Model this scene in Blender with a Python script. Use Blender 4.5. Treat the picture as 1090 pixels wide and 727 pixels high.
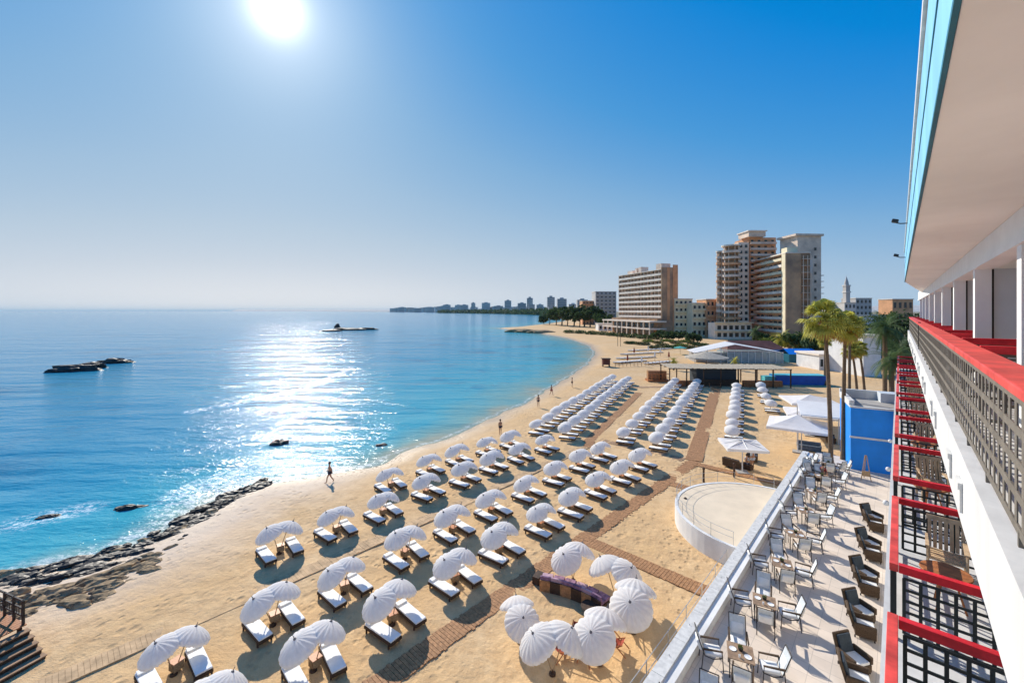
import bpy, bmesh, math, random
import numpy as np
from mathutils import Vector, Matrix, Euler, noise as mnoise
random.seed(7); RNG = np.random.default_rng(7)
R = math.radians
for o in list(bpy.data.objects): bpy.data.objects.remove(o)
SC = bpy.context.scene
COL = SC.collection
# ------------------------------------------------------------------ camera, world, sun, exposure
CAMH = 14.0
cam = bpy.data.cameras.new('camera'); camo = bpy.data.objects.new('camera', cam); COL.objects.link(camo)
camo.location = (0, 0, CAMH); camo.rotation_euler = (R(90), 0, 0)
cam.sensor_width = 36; cam.lens = 36*450/1090; cam.shift_y = -32.5/1090
cam.clip_start = 0.05; cam.clip_end = 120000
SC.camera = camo
HAZE = 2.8e-5
SUN = Vector((-250, 450, 321)).normalized()
ELEV = math.asin(SUN.z); AZ = math.atan2(SUN.x, SUN.y)
W = bpy.data.worlds.new('World'); SC.world = W; W.use_nodes = True
nt = W.node_tree; nt.nodes.clear()
def N(nt, t, **k):
    n = nt.nodes.new(t)
    for a, b in k.items():
        if a == 'i':
            for q, v in b.items(): n.inputs[q].default_value = v
        else: setattr(n, a, b)
    return n
L = lambda nt, a, b: nt.links.new(a, b)
sky = N(nt, 'ShaderNodeTexSky', sky_type='NISHITA', sun_disc=False, sun_elevation=ELEV, sun_rotation=AZ,
        altitude=0, air_density=1.0, dust_density=0.1, ozone_density=5.0)
sep = N(nt, 'ShaderNodeSeparateColor'); L(nt, sky.outputs[0], sep.inputs[0])
scl = N(nt, 'ShaderNodeMath', operation='MULTIPLY', i={1: 0.09}); L(nt, sep.outputs[1], scl.inputs[0])
ramp = N(nt, 'ShaderNodeValToRGB'); cr = ramp.color_ramp          # colour response of the Nishita sky
cr.elements[0].position = .05; cr.elements[0].color = (.0, .085, .36, 1)
cr.elements[1].position = 1.0; cr.elements[1].color = (.56, .575, .60, 1)
for p_, c_ in ((.175, (.0, .168, .49)), (.25, (.05, .232, .50)), (.35, (.155, .31, .50)), (.46, (.245, .37, .51)), (.61, (.34, .43, .525)), (.78, (.43, .485, .55))):
    e_ = cr.elements.new(p_); e_.color = (*c_, 1)
L(nt, scl.outputs[0], ramp.inputs[0])
bg = N(nt, 'ShaderNodeBackground', i={'Strength': 0.94}); L(nt, ramp.outputs[0], bg.inputs[0])
# the sun's own disc and aureole (directional, in the sky itself)
tc = N(nt, 'ShaderNodeTexCoord')
dot = N(nt, 'ShaderNodeVectorMath', operation='DOT_PRODUCT'); dot.inputs[1].default_value = SUN
L(nt, tc.outputs['Generated'], dot.inputs[0])
mx = N(nt, 'ShaderNodeMath', operation='MAXIMUM', i={1: 0.0}); L(nt, dot.outputs['Value'], mx.inputs[0])
tot = None
for n, amp in ((9000, 15.0), (1300, 0.75), (170, 0.19), (40, 0.07), (10, 0.028)):
    p = N(nt, 'ShaderNodeMath', operation='POWER', i={1: float(n)}); L(nt, mx.outputs[0], p.inputs[0])
    m = N(nt, 'ShaderNodeMath', operation='MULTIPLY', i={1: amp}); L(nt, p.outputs[0], m.inputs[0])
    if tot is None: tot = m
    else:
        s = N(nt, 'ShaderNodeMath', operation='ADD'); L(nt, tot.outputs[0], s.inputs[0]); L(nt, m.outputs[0], s.inputs[1]); tot = s
bg2 = N(nt, 'ShaderNodeBackground', i={'Color': (1, .95, .89, 1)}); L(nt, tot.outputs[0], bg2.inputs['Strength'])
ad = N(nt, 'ShaderNodeAddShader'); L(nt, bg.outputs[0], ad.inputs[0]); L(nt, bg2.outputs[0], ad.inputs[1])
wo = N(nt, 'ShaderNodeOutputWorld'); L(nt, ad.outputs[0], wo.inputs[0])
sl = bpy.data.lights.new('sun', 'SUN'); so = bpy.data.objects.new('sun', sl); COL.objects.link(so)
sl.energy = 3.9; sl.angle = R(0.55); sl.color = (1, .93, .82)
so.rotation_euler = SUN.to_track_quat('Z', 'Y').to_euler(); so.location = (0, 0, 60)
VS = SC.view_settings
SC.display_settings.display_device = 'sRGB'
VS.view_transform = 'Standard'; VS.look = 'None'; VS.gamma = 1; VS.use_curve_mapping = False; VS.exposure = 0.56
SC.cycles.use_denoising = True
SC.cycles.max_bounces = 6; SC.cycles.diffuse_bounces = 5; SC.cycles.glossy_bounces = 2; SC.cycles.transmission_bounces = 3
SC.cycles.sample_clamp_indirect = 4; SC.cycles.volume_bounces = 0
SC.cycles.caustics_reflective = False; SC.cycles.caustics_refractive = False
# ------------------------------------------------------------------ frames
AA = R(42.5); SA, CA = math.sin(AA), math.cos(AA)      # direction of the hotel front and of the near beach grid
BB = R(28.0); SB, CB = math.sin(BB), math.cos(BB)      # direction of the far beach grid
def UW(u, w, z=0.0): return Vector((u*SA + w*CA, u*CA - w*SA, z))
def toUW(x, y): return (x*SA + y*CA, x*CA - y*SA)
def at(px, py, z=0.0):                                  # ground point seen at a photo pixel
    D = 450*(CAMH - z)/(py - 331); return Vector(((px - 545)/450*D, D, z))
def atD(px, D, z=0.0): return Vector(((px - 545)/450*D, D, z))
# ------------------------------------------------------------------ materials
def mat(name, col, rough=.8, scale=3.0, var=.25, bump=0.0, bscale=None, metallic=0.0, spec=.3, col2=None, trans=0.0, detail=4, stretch=None):
    m = bpy.data.materials.new(name); m.use_nodes = True
    t = m.node_tree; b = t.nodes['Principled BSDF']
    b.inputs['Roughness'].default_value = rough; b.inputs['Metallic'].default_value = metallic
    b.inputs['Specular IOR Level'].default_value = spec
    c = N(t, 'ShaderNodeTexCoord'); vec = c.outputs['Object']
    if stretch:
        mp = N(t, 'ShaderNodeMapping'); mp.inputs['Scale'].default_value = stretch; L(t, vec, mp.inputs[0]); vec = mp.outputs[0]
    n = N(t, 'ShaderNodeTexNoise', i={'Scale': scale, 'Detail': detail, 'Roughness': .6}); L(t, vec, n.inputs['Vector'])
    r = N(t, 'ShaderNodeValToRGB')
    c2 = col2 or [max(0, x*(1-var)) for x in col]
    r.color_ramp.elements[0].position = .32; r.color_ramp.elements[1].position = .68
    r.color_ramp.elements[0].color = (*c2, 1); r.color_ramp.elements[1].color = (*[min(.95, x*(1+var*.35)) for x in col], 1)
    L(t, n.outputs[0], r.inputs[0]); L(t, r.outputs[0], b.inputs['Base Color'])
    if bump:
        n2 = N(t, 'ShaderNodeTexNoise', i={'Scale': bscale or scale*6, 'Detail': 3}); L(t, vec, n2.inputs['Vector'])
        bp = N(t, 'ShaderNodeBump', i={'Strength': bump, 'Distance': .02}); L(t, n2.outputs[0], bp.inputs['Height']); L(t, bp.outputs[0], b.inputs['Normal'])
    if trans:
        tr = N(t, 'ShaderNodeBsdfTranslucent'); L(t, r.outputs[0], tr.inputs[0])
        mix = N(t, 'ShaderNodeMixShader', i={0: trans}); out = t.nodes['Material Output']
        L(t, b.outputs[0], mix.inputs[1]); L(t, tr.outputs[0], mix.inputs[2]); L(t, mix.outputs[0], out.inputs[0])
    return m
M = {}
M['canvas'] = mat('canvas', (.90, .885, .86), .9, 6, .07, .3, 40, trans=.42)
M['canvas2'] = mat('canvas_large', (.88, .87, .85), .9, 1.5, .06, .2, 20, trans=.3)
M['mattress'] = mat('mattress', (.86, .85, .82), .9, 4, .08, .3, 30)
M['darkwood'] = mat('dark_wood', (.075, .042, .026), .7, 5, .5, .3)
M['wood'] = mat('walkway_wood', (.44, .225, .10), .75, 7, .45, .3, stretch=(1, 1, 1))
M['fadedwood'] = mat('faded_wood', (.42, .26, .15), .85, 2, .35, .3)
M['sandywood'] = mat('sandy_wood', (.62, .41, .22), .85, 2, .4, .3)
M['orangewood'] = mat('orange_wood', (.46, .17, .06), .5, 8, .45, .2)
M['wicker'] = mat('wicker', (.42, .30, .18), .8, 25, .5, .6, 60)
M['polewood'] = mat('pole_wood', (.42, .28, .16), .6, 10, .3)
M['finial'] = mat('finial', (.16, .15, .16), .5)
M['white'] = mat('white_paint', (.67, .665, .65), .6, 1.6, .12, .12, 9, stretch=(2, 1.6, .3))
M['whitelift'] = mat('lifted_white', (.88, .88, .87), .6, 1.4, .07, .1, 9)  # slab white made paler to lift the shaded columns and beam; tableware shares it
M['whitewall'] = mat('white_plaster', (.76, .755, .73), .8, .8, .14, .2, 18)
M['soffit'] = mat('soffit_paint', (.90, .88, .82), .8, .6, .08, .1, 14)
M['grey'] = mat('grey_panel', (.66, .70, .73), .35, .7, .10)
M['red'] = mat('red_paint', (.78, .022, .035), .42, 4, .34, .08, 25)
M['redsalmon'] = mat('salmon_red_paint', (.80, .085, .07), .5, 3, .42, .1, 25)  # paler salmon red for the handrails that run along the front
M['lattice'] = mat('grey_lattice', (.185, .16, .13), .6, 5, .30)
M['shadelattice'] = mat('shaded_lattice', (.022, .030, .030), .5, 5, .3)  # lattice again, darkened in colour for its shaded faces on the lower balconies
M['skyblue'] = mat('light_blue_fascia', (.24, .55, .80), .55, .9, .22, stretch=(3, 1.2, .3))
M['skybluedark'] = mat('teal_trim', (.02, .16, .22), .5)
M['blue'] = mat('strong_blue_paint', (.008, .25, .80), .55, .7, .16, .1)
M['bluepool'] = mat('deep_blue_paint', (.008, .10, .45), .5, .7, .25)
M['turq'] = mat('turquoise_paint', (.10, .50, .58), .6)
M['tile'] = mat('terrace_stone', (.76, .65, .54), .8, .7, .14, .15, 30)
M['stage'] = mat('stage_render', (.76, .63, .46), .85, .8, .10, .1, 25)
M['wallcap'] = mat('wall_cap', (.66, .65, .62), .7, 5, .22, .2)
M['greywall'] = mat('grey_render', (.40, .38, .35), .85, 1, .25, .2)
M['metal'] = mat('metal', (.52, .53, .54), .35, 8, .2, metallic=.7)
M['darkmetal'] = mat('dark_metal', (.035, .03, .03), .45, 6, .3)
M['sling'] = mat('grey_sling', (.58, .61, .62), .8, 14, .15)
M['cushion'] = mat('white_cushion', (.80, .79, .76), .9, 4, .10, .2)
M['tabletop'] = mat('brown_tabletop', (.36, .24, .15), .5, 6, .35)
M['rattan'] = mat('dark_rattan', (.10, .062, .035), .7, 30, .5, .6, 60)
M['darkcush'] = mat('dark_cushion', (.045, .06, .075), .85, 8, .3)
M['slate'] = mat('slate_cushion', (.14, .18, .23), .85, 6, .3)
M['purple'] = mat('purple_cushion', (.30, .17, .26), .9, 5, .55, .3)
M['pink'] = mat('pink_cushion', (.50, .33, .38), .9, 6, .3)
M['rust'] = mat('rust_cushion', (.33, .06, .035), .85, 6, .4)
M['rock'] = mat('wet_rock', (.045, .034, .026), .55, 1.6, .6, .9, 5, spec=.4)
M['rockdry'] = mat('dry_rock', (.50, .34, .18), .9, 1.8, .5, 1.0, 6, col2=(.075, .055, .035))
M['concrete'] = mat('old_concrete', (.84, .65, .50), .9, .22, .35, .1, 1)
M['concretepale'] = mat('pale_concrete', (.86, .75, .62), .9, .25, .25)
M['cream'] = mat('cream_render', (.84, .73, .50), .9, .25, .2)
M['terracotta'] = mat('terracotta_render', (.72, .38, .20), .9, .2, .3)
M['brownwall'] = mat('bare_brown_wall', (.52, .33, .19), .9, .12, .55, col2=(.24, .17, .125))
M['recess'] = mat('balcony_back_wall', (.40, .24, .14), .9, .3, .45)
M['glass'] = mat('window_glass', (.02, .03, .035), .15, .3, .4, spec=.5)
M['paleglass'] = mat('pale_glass', (.30, .38, .40), .15, 1, .2, spec=.5)
M['leaf'] = mat('palm_leaf', (.56, .53, .10), .6, 1.5, .35, trans=.55)
M['leafdark'] = mat('date_palm_leaf', (.11, .18, .065), .6, 1.5, .4, trans=.45)
M['deadleaf'] = mat('dead_palm_leaf', (.68, .42, .13), .8, 2, .35, trans=.45)
M['trunk'] = mat('palm_trunk', (.20, .135, .085), .9, 6, .45, .8, 14, stretch=(1, 1, 3))
M['foliage'] = mat('tree_foliage', (.06, .10, .03), .8, .5, .5, trans=.3)
M['foliage2'] = mat('bright_foliage', (.15, .20, .035), .8, .5, .45, trans=.35)
M['fargrey'] = mat('far_building_wall', (.55, .51, .47), .9, .02, .25)
M['farpale'] = mat('far_building_pale_wall', (.72, .67, .61), .9, .02, .2)
M['farglass'] = mat('far_window_band', (.20, .21, .23), .5, .05, .3)
M['redroof'] = mat('red_brown_roof', (.17, .06, .045), .8, .5, .35)
M['thatch'] = mat('reed_roof', (.50, .43, .33), .9, 2, .35, .5)
M['dryplant'] = mat('dry_plants', (.19, .17, .06), .9, .6, .45)
M['umbgreen'] = mat('teal_fabric', (.10, .42, .36), .9)
M['skin'] = mat('skin', (.42, .22, .13), .6, 8, .15)
M['hair'] = mat('hair', (.03, .02, .015), .6)
M['clothdark'] = mat('dark_cloth', (.03, .035, .06), .9)
M['clothred'] = mat('red_cloth', (.40, .05, .05), .9)
M['clothpale'] = mat('pale_cloth', (.55, .60, .66), .9)
# ------------------------------------------------------------------ mesh builder
class MB:
    def __init__(s): s.v = []; s.f = []
    def add(s, vs, fs, Mx=None):
        o = len(s.v)
        s.v += [tuple(Mx @ Vector(p)) for p in vs] if Mx else [tuple(p) for p in vs]
        s.f += [tuple(i + o for i in f) for f in fs]; return s
    def box(s, x0, x1, y0, y1, z0, z1, Mx=None):
        return s.add([(x0,y0,z0),(x1,y0,z0),(x1,y1,z0),(x0,y1,z0),(x0,y0,z1),(x1,y0,z1),(x1,y1,z1),(x0,y1,z1)],
              [(3,2,1,0),(4,5,6,7),(0,1,5,4),(1,2,6,5),(2,3,7,6),(3,0,4,7)], Mx)
    def tube(s, pts, rs, n=8, Mx=None):
        pts = [Vector(p) for p in pts]
        if not hasattr(rs, '__len__'): rs = [rs]*len(pts)
        vs = []; fs = []
        for i, p in enumerate(pts):
            d = (pts[min(i+1, len(pts)-1)] - pts[max(i-1, 0)]).normalized()
            a = Vector((1,0,0)) if abs(d.x) < .9 else Vector((0,1,0))
            e = d.cross(a).normalized(); g = d.cross(e)
            for k in range(n):
                t = 2*math.pi*k/n; vs.append(p + (e*math.cos(t) + g*math.sin(t))*rs[i])
        for i in range(len(pts)-1):
            for k in range(n):
                k2 = (k+1) % n; fs.append((i*n+k, i*n+k2, (i+1)*n+k2, (i+1)*n+k))
        fs.append(tuple(range(n))[::-1]); fs.append(tuple((len(pts)-1)*n+k for k in range(n)))
        return s.add(vs, fs, Mx)
    def lathe(s, prof, n=20, Mx=None, rad=None):
        vs = []; fs = []
        for i, (r, z) in enumerate(prof):
            for k in range(n):
                t = 2*math.pi*k/n; q = r*(rad(t, i) if rad else 1); vs.append((q*math.cos(t), q*math.sin(t), z))
        for i in range(len(prof)-1):
            for k in range(n):
                k2 = (k+1) % n; fs.append((i*n+k, i*n+k2, (i+1)*n+k2, (i+1)*n+k))
        return s.add(vs, fs, Mx)
    def prism(s, poly, z0, z1, Mx=None):
        n = len(poly)
        return s.add([(x,y,z0) for x,y in poly] + [(x,y,z1) for x,y in poly],
              [tuple(range(n))[::-1], tuple(range(n,2*n))] + [(i,(i+1)%n,n+(i+1)%n,n+i) for i in range(n)], Mx)
    def build(s, name, m, parent=None, smooth=False, loc=None, rz=None, bevel=0):
        me = bpy.data.meshes.new(name); me.from_pydata(s.v, [], s.f); me.materials.append(m)
        if smooth: me.polygons.foreach_set('use_smooth', [True]*len(me.polygons))
        if bevel:
            b = bmesh.new(); b.from_mesh(me)
            bmesh.ops.bevel(b, geom=b.edges[:], offset=bevel, segments=2, affect='EDGES', profile=.5, clamp_overlap=True)
            b.to_mesh(me); b.free()
        me.update()
        o = bpy.data.objects.new(name, me); COL.objects.link(o)
        if parent: o.parent = parent
        if loc is not None: o.location = loc
        if rz is not None: o.rotation_euler.z = rz
        return o
def tag(o, label=None, cat=None, group=None, kind=None):
    for k, v in (('label', label), ('category', cat), ('group', group), ('kind', kind)):
        if v: o[k] = v
    return o
def thing(name, label, cat, loc=(0,0,0), rz=0.0, group=None):
    o = bpy.data.objects.new(name, None); COL.objects.link(o); o.empty_display_size = .2
    o.location = loc; o.rotation_euler = (0, 0, rz); return tag(o, label, cat, group)
def dup(o, loc, rz, label, group=None, cat=None, scale=None):
    r = o.copy(); COL.objects.link(r); r.location = loc; r.rotation_euler = (0, 0, rz); r['label'] = label
    if group: r['group'] = group
    if cat: r['category'] = cat
    if scale: r.scale = (scale,)*3
    for ch in o.children:
        c = ch.copy(); COL.objects.link(c); c.parent = r
        for g in ch.children:
            d = g.copy(); COL.objects.link(d); d.parent = c
    return r
USED = set()
class Proto:                                             # the first placement uses the original, later ones are copies
    def __init__(s, o): s.o = o; s.used = False
    def put(s, loc, rz, label, group=None, scale=None):
        if not s.used:
            s.used = True; o = s.o; o.location = loc; o.rotation_euler = (0,0,rz); o['label'] = label
            if group: o['group'] = group
            if scale: o.scale = (scale,)*3
            return o
        return dup(s.o, loc, rz, label, group, scale=scale)
ORD = 'first second third fourth fifth sixth seventh eighth ninth tenth eleventh twelfth thirteenth fourteenth fifteenth sixteenth seventeenth eighteenth nineteenth twentieth'.split()
# ------------------------------------------------------------------ the shoreline, ground and sea
SEA = -0.6
shore_px = [(0,617),(45,606),(100,600),(150,578),(200,552),(240,528),(285,513),(340,507),(400,495),(440,479),(480,465),(520,448),(560,428),(600,405),(625,388),(634,377),(628,368),(604,360),(575,355),(548,351.5),(528,349.2)]
shore = [(-4000,-4500),(-300,-330),(-120,-90),(-70,-18),(-46,9)] + [tuple(at(x,y,SEA)[:2]) for x,y in shore_px]
shore += [(2,372),(40,480),(75,600),(134,1095),(230,1700),(160,2500),(-150,3600),(-900,5600),(-2600,8200),(-6000,12500),(-9000,30000)]
land = shore + [(60000,60000),(60000,-60000),(-4000,-60000)]
SH = np.array(shore); LP = np.array(land)
def seg_dist(P, Q):
    d = np.full(len(P), 1e9)
    for i in range(len(Q)-1):
        a, b = Q[i], Q[i+1]; ab = b-a; t = np.clip(((P-a) @ ab)/max(ab @ ab, 1e-9), 0, 1)
        d = np.minimum(d, np.hypot(*(P - (a + t[:,None]*ab)).T))
    return d
def inside(P, Q):
    c = np.zeros(len(P), bool); j = len(Q)-1
    for i in range(len(Q)):
        yi, yj, xi, xj = Q[i,1], Q[j,1], Q[i,0], Q[j,0]
        with np.errstate(divide='ignore', invalid='ignore'):
            c ^= ((yi > P[:,1]) != (yj > P[:,1])) & (P[:,0] < (xj-xi)*(P[:,1]-yi)/(yj-yi+1e-12)+xi)
        j = i
    return c
def sdist(P):                                           # positive on land
    d = seg_dist(P, SH); return np.where(inside(P, LP), d, -d)
def polar(r0, r1, nr, dense, sparse):
    ang = np.concatenate([np.linspace(-62, 62, dense, endpoint=False), np.linspace(62, 298, sparse, endpoint=False)])
    th = np.radians(ang); rr = r0*(r1/r0)**np.linspace(0, 1, nr)
    X = np.outer(rr, np.sin(th)).ravel(); Y = np.outer(rr, np.cos(th)).ravel()
    na = len(th); i, k = np.meshgrid(np.arange(nr-1), np.arange(na), indexing='ij'); k2 = (k+1) % na
    F = np.stack([i*na+k, (i+1)*na+k, (i+1)*na+k2, i*na+k2], -1).reshape(-1, 4)
    V = np.column_stack([X, Y]); V = np.vstack([V, [[0, 0]]]); c = len(V)-1
    tri = [(c, q, (q+1) % na) for q in range(na)]
    return V, F, tri
def np_mesh(name, V, F, tri, Z, m, attrs):
    me = bpy.data.meshes.new(name)
    me.from_pydata(np.column_stack([V, Z]).tolist(), [], [tuple(f[::-1]) for f in F.tolist()] + [tuple(t[::-1]) for t in tri])
    me.materials.append(m)
    for k, a in attrs.items():
        at_ = me.attributes.new(k, 'FLOAT', 'POINT'); at_.data.foreach_set('value', np.asarray(a, np.float32))
    me.polygons.foreach_set('use_smooth', [True]*len(me.polygons)); me.update()
    # faces must look up
    if me.polygons[len(F)//2].normal.z < 0: me.flip_normals()
    o = bpy.data.objects.new(name, me); COL.objects.link(o); return o
def vnoise(P, s, seed=0):
    out = np.empty(len(P))
    for i in range(len(P)): out[i] = mnoise.noise((P[i,0]*s+seed, P[i,1]*s-seed, seed*.37))
    return out
# ground
V, F, tri = polar(2.5, 60000, 250, 300, 60)
sd = sdist(V)
wob = np.zeros(len(V)); near = np.hypot(V[:,0], V[:,1]) < 200
wob[near] = vnoise(V[near], .22, 3)*.9 + vnoise(V[near], .7, 9)*.35
sdw = sd + wob
z = np.interp(sdw, [-400, -60, -12, -4, 0, 2.2, 5, 7.5, 1e5], [-9, -6, -2.2, -1.25, SEA, -.28, -.05, 0, 0])
lump = np.zeros(len(V)); lump[near] = vnoise(V[near], .9, 5)*.035 + vnoise(V[near], .25, 2)*.06
u_, w_ = toUW(V[:,0], V[:,1])
z = z + np.where(sdw > 3, lump, lump*.3)
z = np.where((w_ > -12.6) & (sd > 12), np.minimum(z, 0.0) - .015, z)
land_far = np.where(sd > 60, np.minimum((sd-60)*.004, 1.0), 0); z = z + np.where(np.hypot(V[:,0], V[:,1]) > 140, land_far, 0)
def ground_mat():
    m = bpy.data.materials.new('sand'); m.use_nodes = True; t = m.node_tree; b = t.nodes['Principled BSDF']
    b.inputs['Specular IOR Level'].default_value = .25
    at_ = N(t, 'ShaderNodeAttribute', attribute_name='sd'); tc = N(t, 'ShaderNodeTexCoord')
    def noise(s, d=5, r=.6):
        n = N(t, 'ShaderNodeTexNoise', i={'Scale': s, 'Detail': d, 'Roughness': r}); L(t, tc.outputs['Object'], n.inputs['Vector']); return n.outputs[0]
    def mp(src, a, b_, c=0.0, d=1.0):
        q = N(t, 'ShaderNodeMapRange', i={1: a, 2: b_, 3: c, 4: d}); L(t, src, q.inputs[0]); return q.outputs[0]
    def mix(f, a, b_):
        q = N(t, 'ShaderNodeMix', data_type='RGBA')
        if hasattr(f, 'links'): L(t, f, q.inputs[0])
        else: q.inputs[0].default_value = f
        for s_, v in ((q.inputs[6], a), (q.inputs[7], b_)):
            if hasattr(v, 'links'): L(t, v, s_)
            else: s_.default_value = (*v, 1)
        return q.outputs[2]
    def mul(a, b_):
        q = N(t, 'ShaderNodeMath', operation='MULTIPLY'); L(t, a, q.inputs[0])
        if hasattr(b_, 'links'): L(t, b_, q.inputs[1])
        else: q.inputs[1].default_value = b_
        return q.outputs[0]
    def add(a, b_):
        q = N(t, 'ShaderNodeMath', operation='ADD'); L(t, a, q.inputs[0]); L(t, b_, q.inputs[1]); return q.outputs[0]
    base = mix(mp(noise(.10, 4), .38, .62), (.66, .415, .185), (.72, .505, .28))
    base = mix(mp(noise(1.3, 6, .7), .35, .65), base, (.57, .36, .175))
    base = mix(mul(mp(noise(9, 4, .7), .55, .75), .7), base, (.44, .275, .135))
    base = mix(mul(mp(noise(28, 3, .7), .5, .8), .8), base, (.74, .55, .33))
    sdn = add(at_.outputs['Fac'], mp(noise(.35, 4), 0, 1, -1.6, 1.6))
    pale = mp(sdn, 2.2, 8.5, 1, 0)                     # washed pale sand near the water
    west = N(t, 'ShaderNodeSeparateXYZ'); L(t, tc.outputs['Object'], west.inputs[0])
    base = mix(mul(mul(pale, mp(west.outputs[0], -11, -16)), .85), base, (.74, .62, .50))
    wet = mp(sdn, .5, 3.8, 1, 0)
    base = mix(mul(wet, .85), base, (.43, .30, .18))
    base = mix(mp(at_.outputs['Fac'], 0, -7), base, (.24, .33, .26))
    far = mp(at_.outputs['Fac'], 70, 110); base = mix(far, base, (.22, .19, .12))
    L(t, base, b.inputs['Base Color'])
    L(t, mp(wet, 0, 1, .95, .35), b.inputs['Roughness'])
    bh = add(mul(noise(3.2, 4, .65), 1.0), mul(noise(14, 3, .7), .3))
    def dents(scale, rad, off):
        v_ = N(t, 'ShaderNodeTexVoronoi', i={'Scale': scale, 'Randomness': 1.0}); q_ = N(t, 'ShaderNodeMapping'); q_.inputs['Location'].default_value = (off, off, 0); q_.inputs['Scale'].default_value = (1, .75, 0)
        L(t, tc.outputs['Object'], q_.inputs[0]); L(t, q_.outputs[0], v_.inputs['Vector']); return mp(v_.outputs['Distance'], rad*.3, rad, 0, 1)
    trod = mp(noise(.16, 3), .42, .58)
    foot = mul(dents(1.7, .36, 0.0), dents(2.3, .30, 5.3))
    base = mix(mul(mp(foot, 1, .2, 0, 1), mul(trod, .38)), base, (.43, .28, .14))
    L(t, base, b.inputs['Base Color'])
    bh = add(bh, mul(mul(foot, trod), .9))
    bp = N(t, 'ShaderNodeBump', i={'Strength': .6, 'Distance': .12}); L(t, bh, bp.inputs['Height']); L(t, bp.outputs[0], b.inputs['Normal'])
    return m
go = np_mesh('beach_ground', V, F, tri, z, ground_mat(), {'sd': sd}); tag(go, kind='structure')
# sea
V, F, tri = polar(12, 90000, 260, 330, 60)
sd = sdist(V); near = np.hypot(V[:,0], V[:,1]) < 160
wob = np.zeros(len(V)); wob[near] = vnoise(V[near], .22, 3)*.9
surf = np.array([at(x,y,SEA)[:2] for x,y in [(205,438),(250,429),(300,420),(345,406),(376,390)]])
sf = seg_dist(V, surf)
nearsurf = np.array([at(x,y,SEA)[:2] for x,y in [(215,528),(255,508),(290,495),(325,490),(345,498)]])  # near surf, drawn as foam with the spray
sp = seg_dist(V, nearsurf)
leftfoam = np.array([at(x,y,SEA)[:2] for x,y in [(25,556),(60,548),(85,542)]])
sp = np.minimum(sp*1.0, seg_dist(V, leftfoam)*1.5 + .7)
rockfoam = np.array([at(x,y,SEA)[:2] for x,y in [(-30,622),(30,606),(80,596),(130,580),(180,554),(225,530)]])
sp = np.minimum(sp, seg_dist(V, rockfoam)*1.6 + 1.0)
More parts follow.
